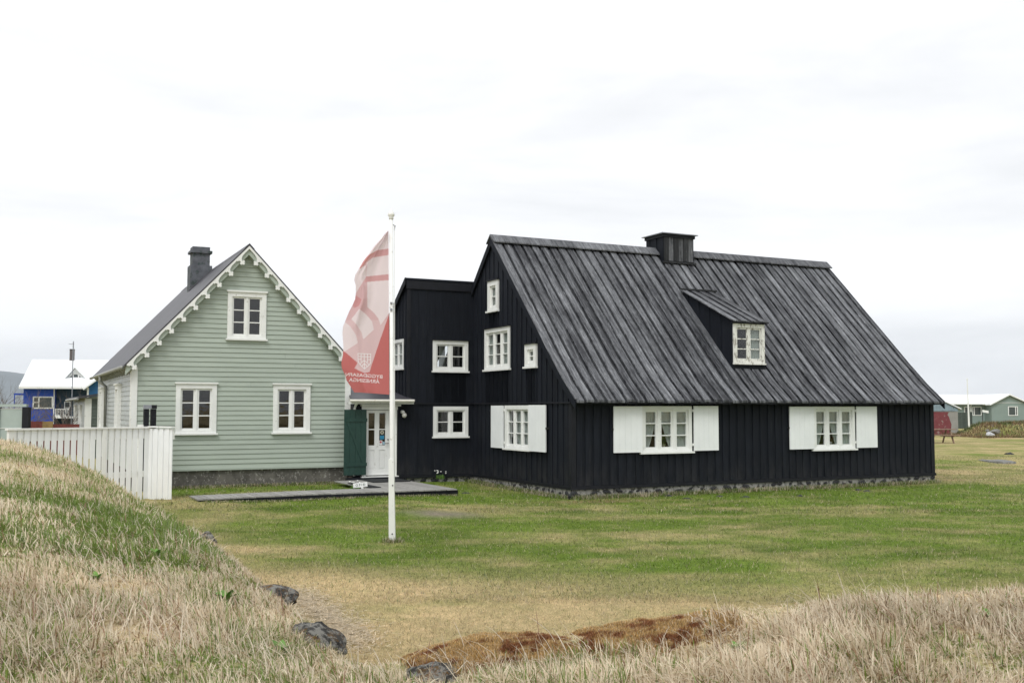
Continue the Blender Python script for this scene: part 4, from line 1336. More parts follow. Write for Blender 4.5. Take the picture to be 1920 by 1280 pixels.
FPX = 1955.0
_c, _s = math.cos(R(3.656)), math.sin(R(3.656))
def at_plane(px, py, Y=PYF):
    """photo pixel -> point of the vertical plane Y"""
    cx, cz = (px - 960) / FPX, -(py - 640) / FPX
    d = (cx, _c - _s * cz, _s + _c * cz); t = Y / d[1]
    return d[0] * t, EYE + d[2] * t
OUT = [(433, 727), (440, 720), (447, 715), (462, 701), (478, 690), (490, 681), (502, 674), (515, 666), (525, 664), (535, 667), (548, 667), (560, 666), (572, 661), (583, 655), (595, 650), (603, 647), (612, 643), (625, 642), (650, 644), (665, 643), (680, 640), (690, 641), (705, 648), (713, 650), (722, 656), (730, 661), (735, 664)]
oy_ = [p[0] for p in OUT]; ox_ = [p[1] for p in OUT]
def flag_pt(u, v):
    """u 0 hoist..1 fly (photo left), v 0 top..1 bottom"""
    ytop, ybh, ybf = 433, 739.5, 735.5
    py = ytop + v * ((ybh + (ybf - ybh) * min(1, u * 1.2)) - ytop)
    xl = float(np.interp(py, oy_, ox_))
    xr = 728.5 + 1.5 * v
    px = xr + (xl - xr) * u
    w_ = (xr - xl) / 90.0
    fold = .05 * math.sin(7.5 * u + 3.0 * v + .6) * u * (1.2 - .3 * w_) + .035 * math.sin(17 * u - 9 * v) * u * (1.25 - w_) + .06 * math.exp(-((u - (.80 - .25 * abs(v - .3))) / .07) ** 2) * (1 - v * .7) + .03 * math.sin(11 * v + 5 * u) * u
    Yp = PYF - fold - .08 * u
    X, Z = at_plane(px, py, Yp)
    return (X, Yp, Z), (px, py)
def inpoly(px, py, P):
    r_ = False; k = len(P)
    for i in range(k):
        x0, y0 = P[i]; x1, y1 = P[(i + 1) % k]
        if (y0 > py) != (y1 > py) and px < (x1 - x0) * (py - y0) / (y1 - y0) + x0: r_ = not r_
    return r_
def z4(pts): return [(620 + x / 3.368, 380 + y / 3.368) for x, y in pts]
PALE = (.83, .72, .745); MID = (.70, .47, .49); CORAL = (.56, .175, .17); MIDC = (.66, .37, .38); PINK = (.78, .62, .64)
FP = [(z4([(60, 925), (95, 945), (170, 1010), (150, 1045), (215, 1075), (245, 1068), (300, 900), (370, 700), (380, 1300), (0, 1300), (0, 940)]), CORAL),
      (z4([(280, 100), (380, 100), (380, 288), (296, 300), (270, 320), (200, 395), (150, 400)]), PALE),
      (z4([(380, 288), (296, 300), (235, 345), (222, 375), (268, 345), (380, 328)]), MIDC),
      (z4([(265, 347), (380, 328), (380, 450), (224, 466), (228, 380)]), PALE),
      (z4([(224, 466), (380, 450), (380, 488), (215, 502)]), MIDC),
      (z4([(231, 500), (380, 487), (380, 680), (316, 772), (300, 730), (268, 690), (231, 658)]), PALE),
      (z4([(130, 735), (180, 670), (225, 705), (262, 752), (273, 802), (205, 862), (195, 820), (165, 770)]), PALE),
      (z4([(60, 770), (90, 752), (125, 782), (160, 835), (172, 885), (92, 937), (60, 937)]), PALE),
      (z4([(140, 490), (150, 440), (190, 410), (222, 395), (222, 470), (185, 530), (155, 580)]), PALE),
      (z4([(180, 400), (205, 365), (240, 330), (296, 300), (245, 345), (210, 395), (185, 420)]), (.66, .33, .32)),  # dark accent of the upper fold put into the cloth colour
      (z4([(125, 625), (160, 585), (195, 610), (180, 650), (150, 665)]), (.64, .32, .33))]  # dark accent of the lower fold put into the cloth colour
nu, nv = 90, 330
vs = []; cols = []
for j in range(nv + 1):
    for i in range(nu + 1):
        p, (px, py) = flag_pt(i / nu, j / nv)
        vs.append(p)
        c_ = PINK if py > 600 else MID
        if 600 < py: c_ = (.73, .53, .55)
        for P, cc in FP:
            if inpoly(px, py, P): c_ = cc
        cols.append(c_)
ii = np.arange((nu + 1) * (nv + 1)).reshape(nv + 1, nu + 1)
fq = np.stack([ii[:-1, :-1], ii[:-1, 1:], ii[1:, 1:], ii[1:, :-1]], -1).reshape(-1, 4)
org = np.array([-2.2, PYF, 3.5])
fl = fast_mesh('cloth', np.array(vs) - org, fq.ravel(), np.full(len(fq), 4), M['flag'], np.array(cols), attr='print', smooth=True)
flag = thing('flag', 'long red and pale pink banner flag hanging from the white pole', 'flag', tuple(org))
fl.parent = flag
def flag_from_px(px, py, off=.006):
    v = (py - 433) / (738 - 433)
    xl = float(np.interp(py, oy_, ox_)); xr = 728.5 + 1.5 * v
    u = (px - xr) / (xl - xr)
    (X, Y, Z), _ = flag_pt(max(0, min(1, u)), max(0, min(1, v)))
    return (X - org[0], Y - off - org[1], Z - org[2])
def stroke(m, pts, wpx):
    for (x0, y0), (x1, y1) in zip(pts, pts[1:]):
        L_ = math.hypot(x1 - x0, y1 - y0); n_ = max(1, int(L_ / 2))
        dx, dy = (x1 - x0) / L_, (y1 - y0) / L_
        x0 -= dx * wpx * .3; y0 -= dy * wpx * .3; x1 += dx * wpx * .3; y1 += dy * wpx * .3
        hx, hy = -dy * wpx / 2, dx * wpx / 2
        vsx = []
        for i in range(n_ + 1):
            t = i / n_; x_, y_ = x0 + (x1 - x0) * t, y0 + (y1 - y0) * t
            vsx += [flag_from_px(x_ + hx, y_ + hy), flag_from_px(x_ - hx, y_ - hy)]
        m.add(vsx, [(2 * i, 2 * i + 1, 2 * i + 3, 2 * i + 2) for i in range(n_)])
def z7(pts): return [(640 + x / 12.8, 640 + y / 12.8) for x, y in pts]
m = MB(); wpx = 1.35
for pl in ([(400, 305), (708, 305), (706, 500), (690, 545), (640, 600), (558, 668), (470, 590), (415, 520), (402, 470), (400, 305)],
           [(400, 375), (708, 375)], [(402, 440), (474, 440)], [(632, 440), (706, 440)],
           [(474, 305), (474, 500)], [(549, 305), (549, 470)], [(629, 305), (629, 500)],
           [(450, 560), (500, 500), (549, 468), (600, 500), (660, 560)], [(497, 605), (525, 565), (556, 545), (590, 565), (615, 600)], [(556, 545), (558, 665)], [(549, 468), (556, 545)]):
    stroke(m, z7(pl), wpx)
m.build('emblem', 'flag_ink', flag)
for s, (xs, xe, yt, yb, dy_) in (('BYGGÐASAFN', (717.2, 649.0, 702.2, 708.8, -1.4)), ('ÁRNESINGA', (711.6, 655.4, 709.6, 718.6, -1.0))):
    tv, tf = text_mesh(s)
    mn, mxx = tv.min(0), tv.max(0)
    tv = (tv - mn) / (mxx - mn)
    m = MB()
    m.add([flag_from_px(xs + (xe - xs) * p[0], yb + (yt - yb) * p[1] + dy_ * p[0], .007) for p in tv], tf)
    m.build('lettering', 'flag_ink', flag)

# =================================================================== WHITE FENCE
fe = thing('white_fence', 'white board fence with cap rail running behind the grassy bank', 'fence', (0, 0, 0))
P0, P1, P2 = np.array([-10.95, 22.8]), np.array([-8.80, 25.45]), np.array([-8.02, 24.75])
def along(Pa, Pb):
    d = Pb - Pa; L_ = float(np.hypot(*d)); u = d / L_; n = np.array([u[1], -u[0]])
    def mp(s, z, q): return (Pa[0] + u[0] * s + n[0] * q, Pa[1] + u[1] * s + n[1] * q, z)
    return mp, L_
mp, L1 = along(P0, P1)
TOPZ = 1.585
nb_ = 21
for i in range(nb_):
    s0 = .17 + i * (L1 - .17) / nb_; wd = (L1 - .17) / nb_
    m = MB(); m.mbox(mp, s0, s0 + wd * .74, -.35, TOPZ - .02, .0, .02); m.build('picket', 'shutter', fe)
for z in (1.32, .40):
    m = MB(); m.mbox(mp, .0, L1, z, z + (.24 if z > 1 else .14), -.045, -.002); m.build('rail', 'white', fe)
m = MB(); m.mbox(mp, -.06, L1 + .02, TOPZ - .018, TOPZ + .02, -.09, .06); m.build('cap_rail', 'white', fe)
m = MB(); m.mbox(mp, -.02, .14, -.35, TOPZ - .02, -.08, .03); m.build('post', 'white', fe)
m = MB(); sp = L1 * .63; m.mbox(mp, sp, sp + .10, -.35, TOPZ - .02, .021, .045); m.build('post', 'white', fe)
mp, L2 = along(P1, P2)
for i in range(8):
    s0 = .02 + i * (L2 - .02) / 8; wd = (L2 - .02) / 8
    q = .0 if i % 2 else .022
    m = MB(); m.mbox(mp, s0, s0 + wd * (1.15 if i < 7 else 1), -.35, TOPZ - .02 + .0, q, q + .02); m.build('picket', 'shutter', fe)
m = MB(); m.mbox(mp, .0, L2 + .03, TOPZ - .0, TOPZ + .03, -.10, .07); m.build('cap_rail', 'white', fe)
m = MB(); m.mbox(mp, .0, L2, 1.32, 1.56, -.045, -.002); m.build('rail', 'white', fe)
m = MB(); m.box(-9.78, -9.62, 27.3, 27.46, -.2, 1.62); m.build('post', 'white', fe)

# black bracket-shaped stand behind the fence
bs = thing('black_stand', 'black stand of two upright boards behind the white fence', 'stand', g2w(.2, -.9, -.1), GYAW)
m = MB(); m.box(.01, .135, -.1, .1, 0, 2.13); m.build('upright', 'black_trim', bs)
m = MB(); m.box(.185, .315, -.1, .1, 0, 2.13); m.build('upright', 'black_trim', bs)
m = MB(); m.box(-.01, .19, -.12, -.02, 2.135, 2.235); m.build('lintel', 'metal_cap', bs)
m = MB(); m.box(.192, .325, -.12, .12, 2.135, 2.235); m.build('lintel', 'black_trim', bs)

# pale panel between black posts, far left
pb = thing('grey_panel_screen', 'pale grey panel screen between black posts at the left edge', 'screen', (-14.0, 28.5, -.1), 0)
def pxX(px, Y): return (px - 960) / 1955 * Y
x0, x1, x2, x3 = [pxX(p, 28.5) + 14.0 for p in (-8, 3, 46, 58)]
m = MB(); m.box(x0, x1, -.08, .08, 0, 2.18); m.build('post', 'black_trim', pb)
m = MB(); m.box(x2, x3, -.08, .08, 0, 2.18); m.build('post', 'black_trim', pb)
for k in range(4):
    m = MB(); m.box(x1 + .002, x2 - .002, -.02, .02, .02 + k * .53, .54 + k * .53); m.build('panel', 'fence_panel', pb)
    m = MB(); m.box(x1 + .001, x2 - .001, -.035, .03, .540 + k * .53, .552 + k * .53); m.build('seam', 'white', pb)
m = MB(); m.box(x0 - .05, x2 + .1, -.06, .06, 2.185, 2.26); m.build('cap', 'fence_panel', pb)

# =================================================================== BLUE HOUSE
BYW = R(15)
BO = np.array([pxX(45, 60), 60.0])
bh = thing('blue_house', 'bright blue house with white roof beyond the fence', 'house', (BO[0], BO[1], 0), BYW)
kz = 60 / 1955
e0, e1 = 3.22, 4.95
def ba(px, b=0.0):
    k = (px - 960) / 1955; c, sn = math.cos(BYW), math.sin(BYW)
    return (k * (BO[1] + b * c) - BO[0] + b * sn) / (c - k * sn)
def bz(px, py, b=0.0):
    a = ba(px, b); Yw = BO[1] + a * math.sin(BYW) + b * math.cos(BYW)
    return at_plane(px, py, Yw)[1]
e0 = bz(45, 726); a_t = ba(104); AR = ba(300)
rb = 3.5; e1 = bz(100, 674, rb)
m = MB(); m.box(0, a_t, 0, 7, .0, e0); m.build('wall', 'blue', bh)
m = MB(); m.box(a_t, AR, .5, 7, .0, e0); m.build('wall', 'teal', bh)
for s_, be in ((-1, -.45), (1, 7.45)):
    a0r = ba(36, -.45)
    m = MB(); m.hexa([(a0r, be, e0 - .05), (AR, be, e0 - .05), (AR, rb, e1 - .1), (a0r, rb, e1 - .1), (a0r, be, e0 + .05), (AR, be, e0 + .05), (AR, rb, e1), (a0r, rb, e1)])
    m.build('roof', 'roof_white', bh)
m = MB(); m.add([(0, 0, e0), (0, 7, e0), (0, 3.5, e1 - .1), (.1, 0, e0), (.1, 7, e0), (.1, 3.5, e1 - .1)], [(0, 1, 2), (3, 5, 4), (0, 2, 5, 3), (1, 4, 5, 2), (0, 3, 4, 1)]); m.build('gable', 'blue', bh)
m = MB(); m.box(ba(36, -.47), AR, -.50, -.46, e0 - .08, e0 + .04); m.build('fascia', 'white', bh)
def simple_window(root, mp, x0, x1, z0, z1, bars=(), hb=None, mat='white', f=.07):
    m = MB()
    m.mbox(mp, x0, x0 + f, z0, z1, 0, .05); m.mbox(mp, x1 - f, x1, z0, z1, 0, .05)
    m.mbox(mp, x0 + f, x1 - f, z0, z0 + f, 0, .05); m.mbox(mp, x0 + f, x1 - f, z1 - f, z1, 0, .05)
    for b_ in bars: m.mbox(mp, b_ - .035, b_ + .035, z0 + f, z1 - f, .005, .045)
    if hb: m.mbox(mp, x0 + f, hb[1], hb[0] - .03, hb[0] + .03, .006, .044)
    w_ = m.build('window', mat, root)
    p = MB(); p.mbox(mp, x0 + f, x1 - f, z0 + f, z1 - f, .001, .012); p.build('pane', M['far_glass'], w_)
    return w_
mm, t_, b_ = principled('far_window_glass', 0.08, 0.6)
b_.inputs['Base Color'].default_value = (.055, .07, .07, 1)
M['far_glass'] = mm
simple_window(bh, F_front(0), ba(63), ba(101), bz(80, 766), bz(80, 743), bars=(ba(74.5),), hb=(bz(70, 754), ba(74)))
m = MB(); m.tube([(ba(103), -.06, e0 - .1), (ba(103), -.06, .2)], .035, 6); m.build('downpipe', 'white', bh)
simple_window(bh, F_front(.5), ba(122, .5), ba(134, .5), bz(128, 765, .5), bz(128, 752.5, .5), f=.05)
db = .9
dl, dr_, dc = ba(120, db), ba(165, db), ba(141, db)
zb_d, zp_d, ze_d = bz(141, 724, db), bz(141, 689, db), bz(141, 711, db)
dm = MB(); dm.poly(F_front(db), [(dl + .1, zb_d), (dr_ - .1, zb_d), (dr_ - .1, ze_d), (dc, zp_d - .05), (dl + .1, ze_d)], -2.2, 0); dm = dm.build('dormer', 'white', bh)
for xe in (dl, dr_):
    m = MB(); m.hexa([(dc, db - .25, zp_d - .02), (xe, db - .25, ze_d - .06), (xe, 3.4, ze_d - .06), (dc, 3.4, zp_d - .02), (dc, db - .25, zp_d + .07), (xe, db - .25, ze_d + .03), (xe, 3.4, ze_d + .03), (dc, 3.4, zp_d + .07)])
    m.build('dormer_roof', 'roof_white', dm)
wl, wr_ = ba(128, db), ba(155, db); wz0, wz1, wzm = bz(141, 717.5, db), bz(141, 702, db), bz(141, 709, db)
m = MB(); m.poly(F_front(db - .02), [(wl, wz0), (wr_, wz0), (wr_, wzm), (wr_ - .3, wz1), (wl + .3, wz1), (wl, wzm)], -.01, .012); m.build('dormer_window', M['far_glass'], dm)
for px in (137.5, 147.5):
    m = MB(); m.mbox(F_front(db - .04), ba(px, db) - .03, ba(px, db) + .03, wz0, wz1, 0, .02); m.build('mullion', 'white', dm)
# wing on the right
wb = -1.5; w0, wc = ba(165, wb), ba(215, wb); w1 = 2 * wc - w0
wze = bz(165, 726, wb); wzp = wze + (wc - w0) * .78
m = MB(); m.poly(F_front(wb), [(w0, 0), (w1, 0), (w1, wze), (wc, wzp), (w0, wze)], -2.4, 0); m.build('wing', 'blue2', bh)
m = MB(); m.mbox(F_front(wb), w0 - .03, w0 + .07, 0, wze, 0, .03); m.build('corner_board', 'white', bh)
for xe in (w0 - .2, w1 + .2):
    zq = wze - .2 * .78
    m = MB(); m.hexa([(wc, wb - .3, wzp), (xe, wb - .3, zq), (xe, 3, zq), (wc, 3, wzp), (wc, wb - .3, wzp + .12), (xe, wb - .3, zq + .12), (xe, 3, zq + .12), (wc, 3, wzp + .12)])
    m.build('wing_roof', 'roof_white', bh)
m = MB(); m.box(ba(130, rb), ba(138.5, rb), rb - .12, rb + .12, e1 - .2, bz(134, 656, rb)); c_ = m.build('chimney', 'brick', bh)
m = MB(); m.box(ba(129.6, rb), ba(138.9, rb), rb - .15, rb + .15, bz(134, 656, rb) + .002, bz(134, 654.5, rb)); m.build('chimney_cap', 'black_trim', c_)
r0, r1 = ba(105, -.3), ba(133, -.3); rz0, rz1 = bz(118, 780, -.3), bz(118, 766, -.3)
m = MB(); m.box(r0, r1, -.35, -.31, rz1 - .05, rz1); m.box(r0, r1, -.35, -.31, rz0, rz0 + .06)
for i in range(9): m.box(r0 + i * (r1 - r0) / 9 + .01, r0 + (i + .5) * (r1 - r0) / 9, -.35, -.32, rz0 + .06, rz1 - .05)
o = m.build('balcony_railing', 'white', bh); o['kind'] = 'stuff'
m = MB(); m.box(r0, r1 + .6, -.4, .49, rz0 - .12, rz0 - .002); m.build('balcony', 'white', bh)
m = MB(); m.box(ba(27, .8), -.05, .8, 3.5, bz(36, 740, .8), bz(36, 737, .8)); m.box(ba(27.5, .8), ba(29, .8), .8, .9, 0, bz(36, 740.2, .8)); m.build('canopy', 'blue', bh)

aer = thing('aerial_mast', 'thin grey aerial mast in front of the blue house roof', 'antenna', (pxX(136, 50), 50, 0))
m = MB(); m.tube([(0, 0, 0), (0, 0, 5.25)], .025, 5); m.build('mast', 'metal_cap', aer)
m = MB(); m.tube([(-.22, 0, 5.12), (.04, 0, 5.12)], .012, 4); m.build('crossbar', 'metal_cap', aer)

# low red board fence below the blue house
rf = thing('red_fence', 'low dark red board fence below the blue house', 'fence', (pxX(58, 44), 44, 0))
for i in range(15):
    z1 = 1.50 if i < 4 else 1.38
    m = MB(); m.box(i * .14, i * .14 + .132, 0, .03, -.05, z1); m.build('board', 'redwood', rf)
m = MB(); m.box(.56, 1.0, -.03, -.005, .85, 1.50); m.build('panel', 'ochre', rf)

# grey shed behind the green house
gs = thing('grey_shed', 'low grey clapboard shed with white trim behind the green house', 'shed', (pxX(163, 42), 42, 0), GYAW)
def gsl(a): return 2.48 + .16 * a
m = MB(); slab(m, F_front(0), 0, 3.2, -.1, gsl, [], -.1, 0); m.build('wall', 'grey_siding', gs)
m = MB(); slab(m, F_left(0), .1, 9, -.1, 2.48, [], -.1, 0); m.build('wall', 'grey_siding', gs)
for i in range(18):
    z = .0 + i * .135
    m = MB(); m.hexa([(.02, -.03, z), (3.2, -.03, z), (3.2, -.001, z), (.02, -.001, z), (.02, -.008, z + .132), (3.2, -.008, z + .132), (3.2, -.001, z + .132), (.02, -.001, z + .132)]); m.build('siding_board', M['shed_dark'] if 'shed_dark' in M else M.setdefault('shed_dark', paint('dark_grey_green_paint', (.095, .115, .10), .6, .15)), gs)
    m = MB(); m.hexa([(-.03, .02, z), (-.001, .02, z), (-.001, 9, z), (-.03, 9, z), (-.008, .02, z + .132), (-.001, .02, z + .132), (-.001, 9, z + .132), (-.008, 9, z + .132)]); m.build('siding_board', 'grey_siding', gs)
m = MB(); m.box(-.045, .20, -.045, -.0, -.1, 2.44); m.box(-.045, 0, 0, .15, -.1, 2.44); m.build('corner_board', 'white', gs)
for b_ in (2.5, 6.0):
    m = MB(); m.mbox(F_left(0), b_, b_ + .9, .8, 2.2, 0, .1); m.build('window', 'white', gs)
m = MB(); m.hexa([(-.3, -.25, 2.44), (3.3, -.25, 3.02), (3.3, 9.2, 3.02), (-.3, 9.2, 2.44), (-.3, -.25, 2.52), (3.3, -.25, 3.10), (3.3, 9.2, 3.10), (-.3, 9.2, 2.52)]); m.build('roof', 'g_roof', gs)
m = MB(); m.tube([(-.34, -.2, 2.42), (-.34, 9, 2.42)], .05, 6); m.build('gutter', 'gutter', gs)

# =================================================================== BARE SHRUBS
def bare_tree(loc, h, seed, label, n_stems=6, group=None, spread=.5):
    r_ = random.Random(seed)
    root = thing('bare_shrub', label, 'shrub', loc, 0, group)
    trunk = MB(); tw = MB()
    def grow(m_, p, d, l, rad, depth):
        q = p + d * l
        mid = p + d * l * .5 + Vector((r_.uniform(-1, 1), r_.uniform(-1, 1), 0)) * l * .06
        m_.tube([p, mid, q], [rad, rad * .8, rad * .6], 4, cap=False)
        if depth == 0: return
        for _ in range(r_.choice((2, 3, 3))):
            nd = (d + Vector((r_.uniform(-1, 1), r_.uniform(-1, 1), r_.uniform(-.25, .55))) * .75).normalized()
            grow(tw, p + d * l * r_.uniform(.45, 1), nd, l * r_.uniform(.55, .8), rad * .55, depth - 1)
    for i in range(n_stems):
        d = Vector((r_.uniform(-spread, spread), r_.uniform(-spread, spread), 1)).normalized()
        grow(trunk, Vector((r_.uniform(-.15, .15), r_.uniform(-.15, .15), -.05)), d, h * r_.uniform(.32, .42), .03, 4)
    trunk.build('trunk', 'bark', root)
    o = tw.build('twigs', 'bark', root); o['kind'] = 'stuff'
bare_tree((pxX(8, 50), 50, 0), 4.0, 1, 'bare brown shrub at the left edge behind the pale panel', 7, spread=.6)
bare_tree((pxX(38, 52), 52, 0), 3.6, 2, 'bare brown shrub left of the blue house wall', 7, spread=.6)
bare_tree((pxX(-40, 50), 50, 0), 4.0, 5, 'bare brown shrub farthest left beyond the screen', 6, spread=.6)
bare_tree((pxX(127, 45), 45, 0), 3.4, 3, 'bare pale shrub in front of the blue house balcony', 5, spread=.35)

# =================================================================== RIGHT-HAND BACKGROUND
def at_z(px, py, Y): return pxX(px, Y), at_plane(px, py, Y)[1]
# concrete shed
sX = pxX(1794, 72)
sh = thing('concrete_shed', 'concrete shed with worn red paint and blue-grey sheet gable', 'shed', (sX, 72, 0), 0)
gz = gh(sX - 1, 71.5)
wt = at_z(1794, 771, 72)[1]
m = MB(); m.box(-6.5, 0, 0, 5, -.4, wt); m.build('wall', 'concrete2' if 'concrete2' in M else M.setdefault('concrete2', paint('pale_concrete', (.27, .265, .24), .9, .12, 2)), sh)
m = MB(); pts = [(-4.6, .25), (-.62, .25), (-.50, .6), (-.46, .95), (-.55, 1.2), (-.62, 1.45), (-.72, 1.6), (-.62, wt - .03), (-4.6, wt - .03)]
m.poly(F_front(0), pts, .0, .006); m.build('red_paint_field', M.setdefault('dull_red', paint('dull_red_paint', (.17, .045, .05), .7, .15, 3, dirt=((.27, .22, .2), .36, 4, None))), sh)
zr_, ze_ = 3.55, at_z(1794, 765, 72)[1]
m = MB(); m.poly(F_front(0), [(-6.5, wt + .02), (0, wt + .02), (0, ze_), (-3.25, zr_), (-6.5, ze_)], -.1, .03); gbl = m.build('gable_sheet', 'corrugated', sh)
for i in range(32):
    a = -6.45 + i * .2
    zt_ = ze_ + (zr_ - ze_) * (1 - abs(a + 3.25) / 3.25)
    m = MB(); m.mbox(F_front(0), a, a + .06, wt + .03, zt_ - .02, .031, .06); m.build('rib', 'corrugated', gbl)
for s in (-1, 1):
    m = MB(); c_ = -3.25; m.hexa([(c_, -.15, zr_), (c_ + s * 3.45, -.15, ze_ - .08), (c_ + s * 3.45, 5.2, ze_ - .08), (c_, 5.2, zr_), (c_, -.15, zr_ + .07), (c_ + s * 3.45, -.15, ze_ - .01), (c_ + s * 3.45, 5.2, ze_ - .01), (c_, 5.2, zr_ + .07)]); m.build('roof', 'roof_white', sh)
m = MB(); m.box(-.6, 1.6, -.6, .0, -.1, gz + .12); m.build('plinth', 'concrete2' if False else M['concrete2'], sh)

# picnic table
tX = pxX(1789, 56); tz = gh(tX - 1, 56)
pt_ = thing('picnic_table', 'weathered wooden picnic table on the grass right of the black house', 'table', (tX - .9, 56, tz), R(4))
for i in range(5):
    m = MB(); m.box(-.95, .82, -.36 + i * .148, -.36 + i * .148 + .138, .71, .75); m.build('top_board', 'table_wood', pt_)
for y in (-.78, .56):
    m = MB(); m.box(-.95, .82, y, y + .24, .41, .45); m.build('bench', 'table_wood', pt_)
for x in (-.6, .48):
    for s in (-1, 1):
        m = MB(); m.hexa([(x, s * .62 - .05, 0), (x + .05, s * .62 - .05, 0), (x + .05, s * .62 + .05, 0), (x, s * .62 + .05, 0), (x, s * .2 - .05, .71), (x + .05, s * .2 - .05, .71), (x + .05, s * .2 + .05, .71), (x, s * .2 + .05, .71)]); m.build('leg', 'table_wood', pt_)
    m = MB(); m.box(x - .05, x - .002, -.76, .78, .34, .41); m.build('crossbeam', 'table_wood', pt_)
    m = MB(); m.hexa([(x + (.10 if x < 0 else -.05), -.03, .37), (x + (.14 if x < 0 else -.01), -.03, .37), (x + (.14 if x < 0 else -.01), .03, .37), (x + (.10 if x < 0 else -.05), .03, .37), (x + (.5 if x < 0 else -.45), -.03, .70), (x + (.54 if x < 0 else -.41), -.03, .70), (x + (.54 if x < 0 else -.41), .03, .70), (x + (.5 if x < 0 else -.45), .03, .70)]); m.build('strut', 'table_wood', pt_)

# grey bungalow
D = 110
nh = thing('grey_bungalow', 'low grey-green bungalow with white roof behind the turf bank', 'house', (pxX(1857, D), D, 0), 0)
ox = pxX(1857, D)
def X_(px): return pxX(px, D) - ox
def Z_(py, px=1857): return at_plane(px, py, D)[1]
ge = Z_(758)
m = MB(); m.poly(F_front(0), [(0, -.2), (X_(1926), -.2), (X_(1926), Z_(759)), (X_(1890), Z_(741)), (0, Z_(758))], -7, 0); m.build('wall', 'grey_house', nh)
m = MB(); m.box(X_(1802), 0, 1.5, 7, -.2, ge); m.build('wall', 'grey_house', nh)
m = MB(); m.box(X_(1750), X_(1802), 4.5, 7, -.2, ge); m.build('carport_wall', 'glassy_dark', nh)
m = MB(); m.hexa([(X_(1740), .9, ge), (1.9, .9, ge), (1.9, 5, Z_(741)), (X_(1762), 5, Z_(741)), (X_(1740), .9, ge + .15), (1.9, .9, ge + .15), (1.9, 5, Z_(741) + .15), (X_(1762), 5, Z_(741) + .15)]); m.build('roof', 'roof_white', nh)
c_ = X_(1890)
for s, px in ((-1, 1853), (1, 1932)):
    m = MB(); xe = X_(px); m.hexa([(c_, -.3, Z_(740.5)), (xe, -.3, Z_(759.5)), (xe, 7.2, Z_(759.5)), (c_, 7.2, Z_(740.5)), (c_, -.3, Z_(738)), (xe, -.3, Z_(757)), (xe, 7.2, Z_(757)), (c_, 7.2, Z_(738))]); m.build('gable_roof', 'roof_white', nh)
m = MB(); m.box(X_(1862), X_(1916), -.03, -.001, Z_(755) + .0, Z_(754.3)); m.build('belt', 'white', nh)
simple_window(nh, F_front(0), X_(1888), X_(1906), Z_(779), Z_(761.5), bars=(X_(1902),))
simple_window(nh, F_front(1.5), X_(1833), X_(1850), Z_(779), Z_(762), bars=(X_(1836.5),))
simple_window(nh, F_front(1.5), X_(1817.5), X_(1829), Z_(779), Z_(762), bars=())
m = MB(); m.tube([(X_(1829.5), 1.35, -.1), (X_(1829.5), 1.35, ge)], .05, 6); m.build('downpipe', 'white', nh)
# dark fence before it
df = thing('grey_fence', 'dark grey-green board fence in front of the bungalow carport', 'fence', (pxX(1793, 95), 95, 0))
for i in range(9):
    w_ = (pxX(1821, 95) - pxX(1793, 95)) / 9
    m = MB(); m.box(i * w_, i * w_ + w_ * .92, 0, .05, -.1, at_plane(1800, 773, 95)[1] + (.0 if i < 6 else .05)); m.build('board', M.setdefault('fence_dark', paint('dark_fence_boards', (.06, .075, .065), .8, .2, objvar=.2)), df)
fp2 = thing('distant_flagpole', 'slim white flagpole before the grey bungalow', 'flagpole', (pxX(1814.5, 90), 90, 0))
m = MB(); m.tube([(0, 0, -.1), (-.06, 0, at_plane(1812, 712, 90)[1])], [.09, .04], 8); m.build('pole', 'white', fp2)
m = MB(); m.lathe((-.06, 0, at_plane(1812, 712, 90)[1]), [(.05, 0), (.07, .06), (.02, .14)], 8); m.build('finial', 'white', fp2)
rs = thing('roadside_sign', 'small white sign plate on a thin stake before the bungalow', 'sign', (pxX(1840, 88), 88, 0))
m = MB(); m.tube([(0, 0, -.1), (0, 0, at_plane(1840, 769, 88)[1])], .03, 5); m.build('stake', 'iron', rs)
za, zb_ = at_plane(1840, 768.5, 88)[1], at_plane(1840, 773, 88)[1]
m = MB(); m.hexa([(-.02, -.05, zb_ + .03), (.5, -.05, zb_ - .06), (.5, -.03, zb_ - .06), (-.02, -.03, zb_ + .03), (-.02, -.05, za + .03), (.5, -.05, za - .06), (.5, -.03, za - .06), (-.02, -.03, za + .03)]); m.build('plate', 'white', rs)

# =================================================================== ROCKS
def rock(name, label, px, py, Y, wpx, hpx, seed, mat='rock', group=None, rz=0, dz=0.0, deep=1.0, sub=4, rough=.3):
    X, Z = at_plane(px, py, Y)
    sx, sz = wpx / 2 * Y / 1955, hpx / 2 * Y / 1955
    me = rock_mesh(seed, sx, sx * .75 * deep, sz, sub, rough)
    me.materials.append(M[mat])
    for p in me.polygons: p.use_smooth = True
    o = bpy.data.objects.new(name, me); COL.objects.link(o)
    o.location = (X, Y, Z + dz - sz * .72); o.rotation_euler = (0, 0, rz)
    return tag(o, label, 'rock', group)
rock('rock', 'dark lichen-covered rock at the foot of the bank left of centre', 590, 1180, 5.75, 125, 75, 4, deep=1.2)
rock('rock', 'flat grey rock half buried at the bank edge above the larger rock', 490, 1106, 7.6, 115, 48, 9, deep=1.1)
rock('rock', 'small grey rock just right of the flat buried rock', 528, 1132, 7.0, 38, 44, 12)
rock('rock', 'dark rock on the bank edge nearest the white fence', 382, 1003, 11.8, 42, 38, 15)
rock('rock', 'low grey rock showing under moss at bottom centre', 822, 1256, 4.95, 130, 80, 18, deep=1.2)
rock('rock', 'grey rock among dry grass at the bottom edge', 745, 1292, 4.6, 60, 40, 27)
rock('rock', 'small brown stone poking from the bank grass', 325, 1025, 10.5, 46, 26, 22)
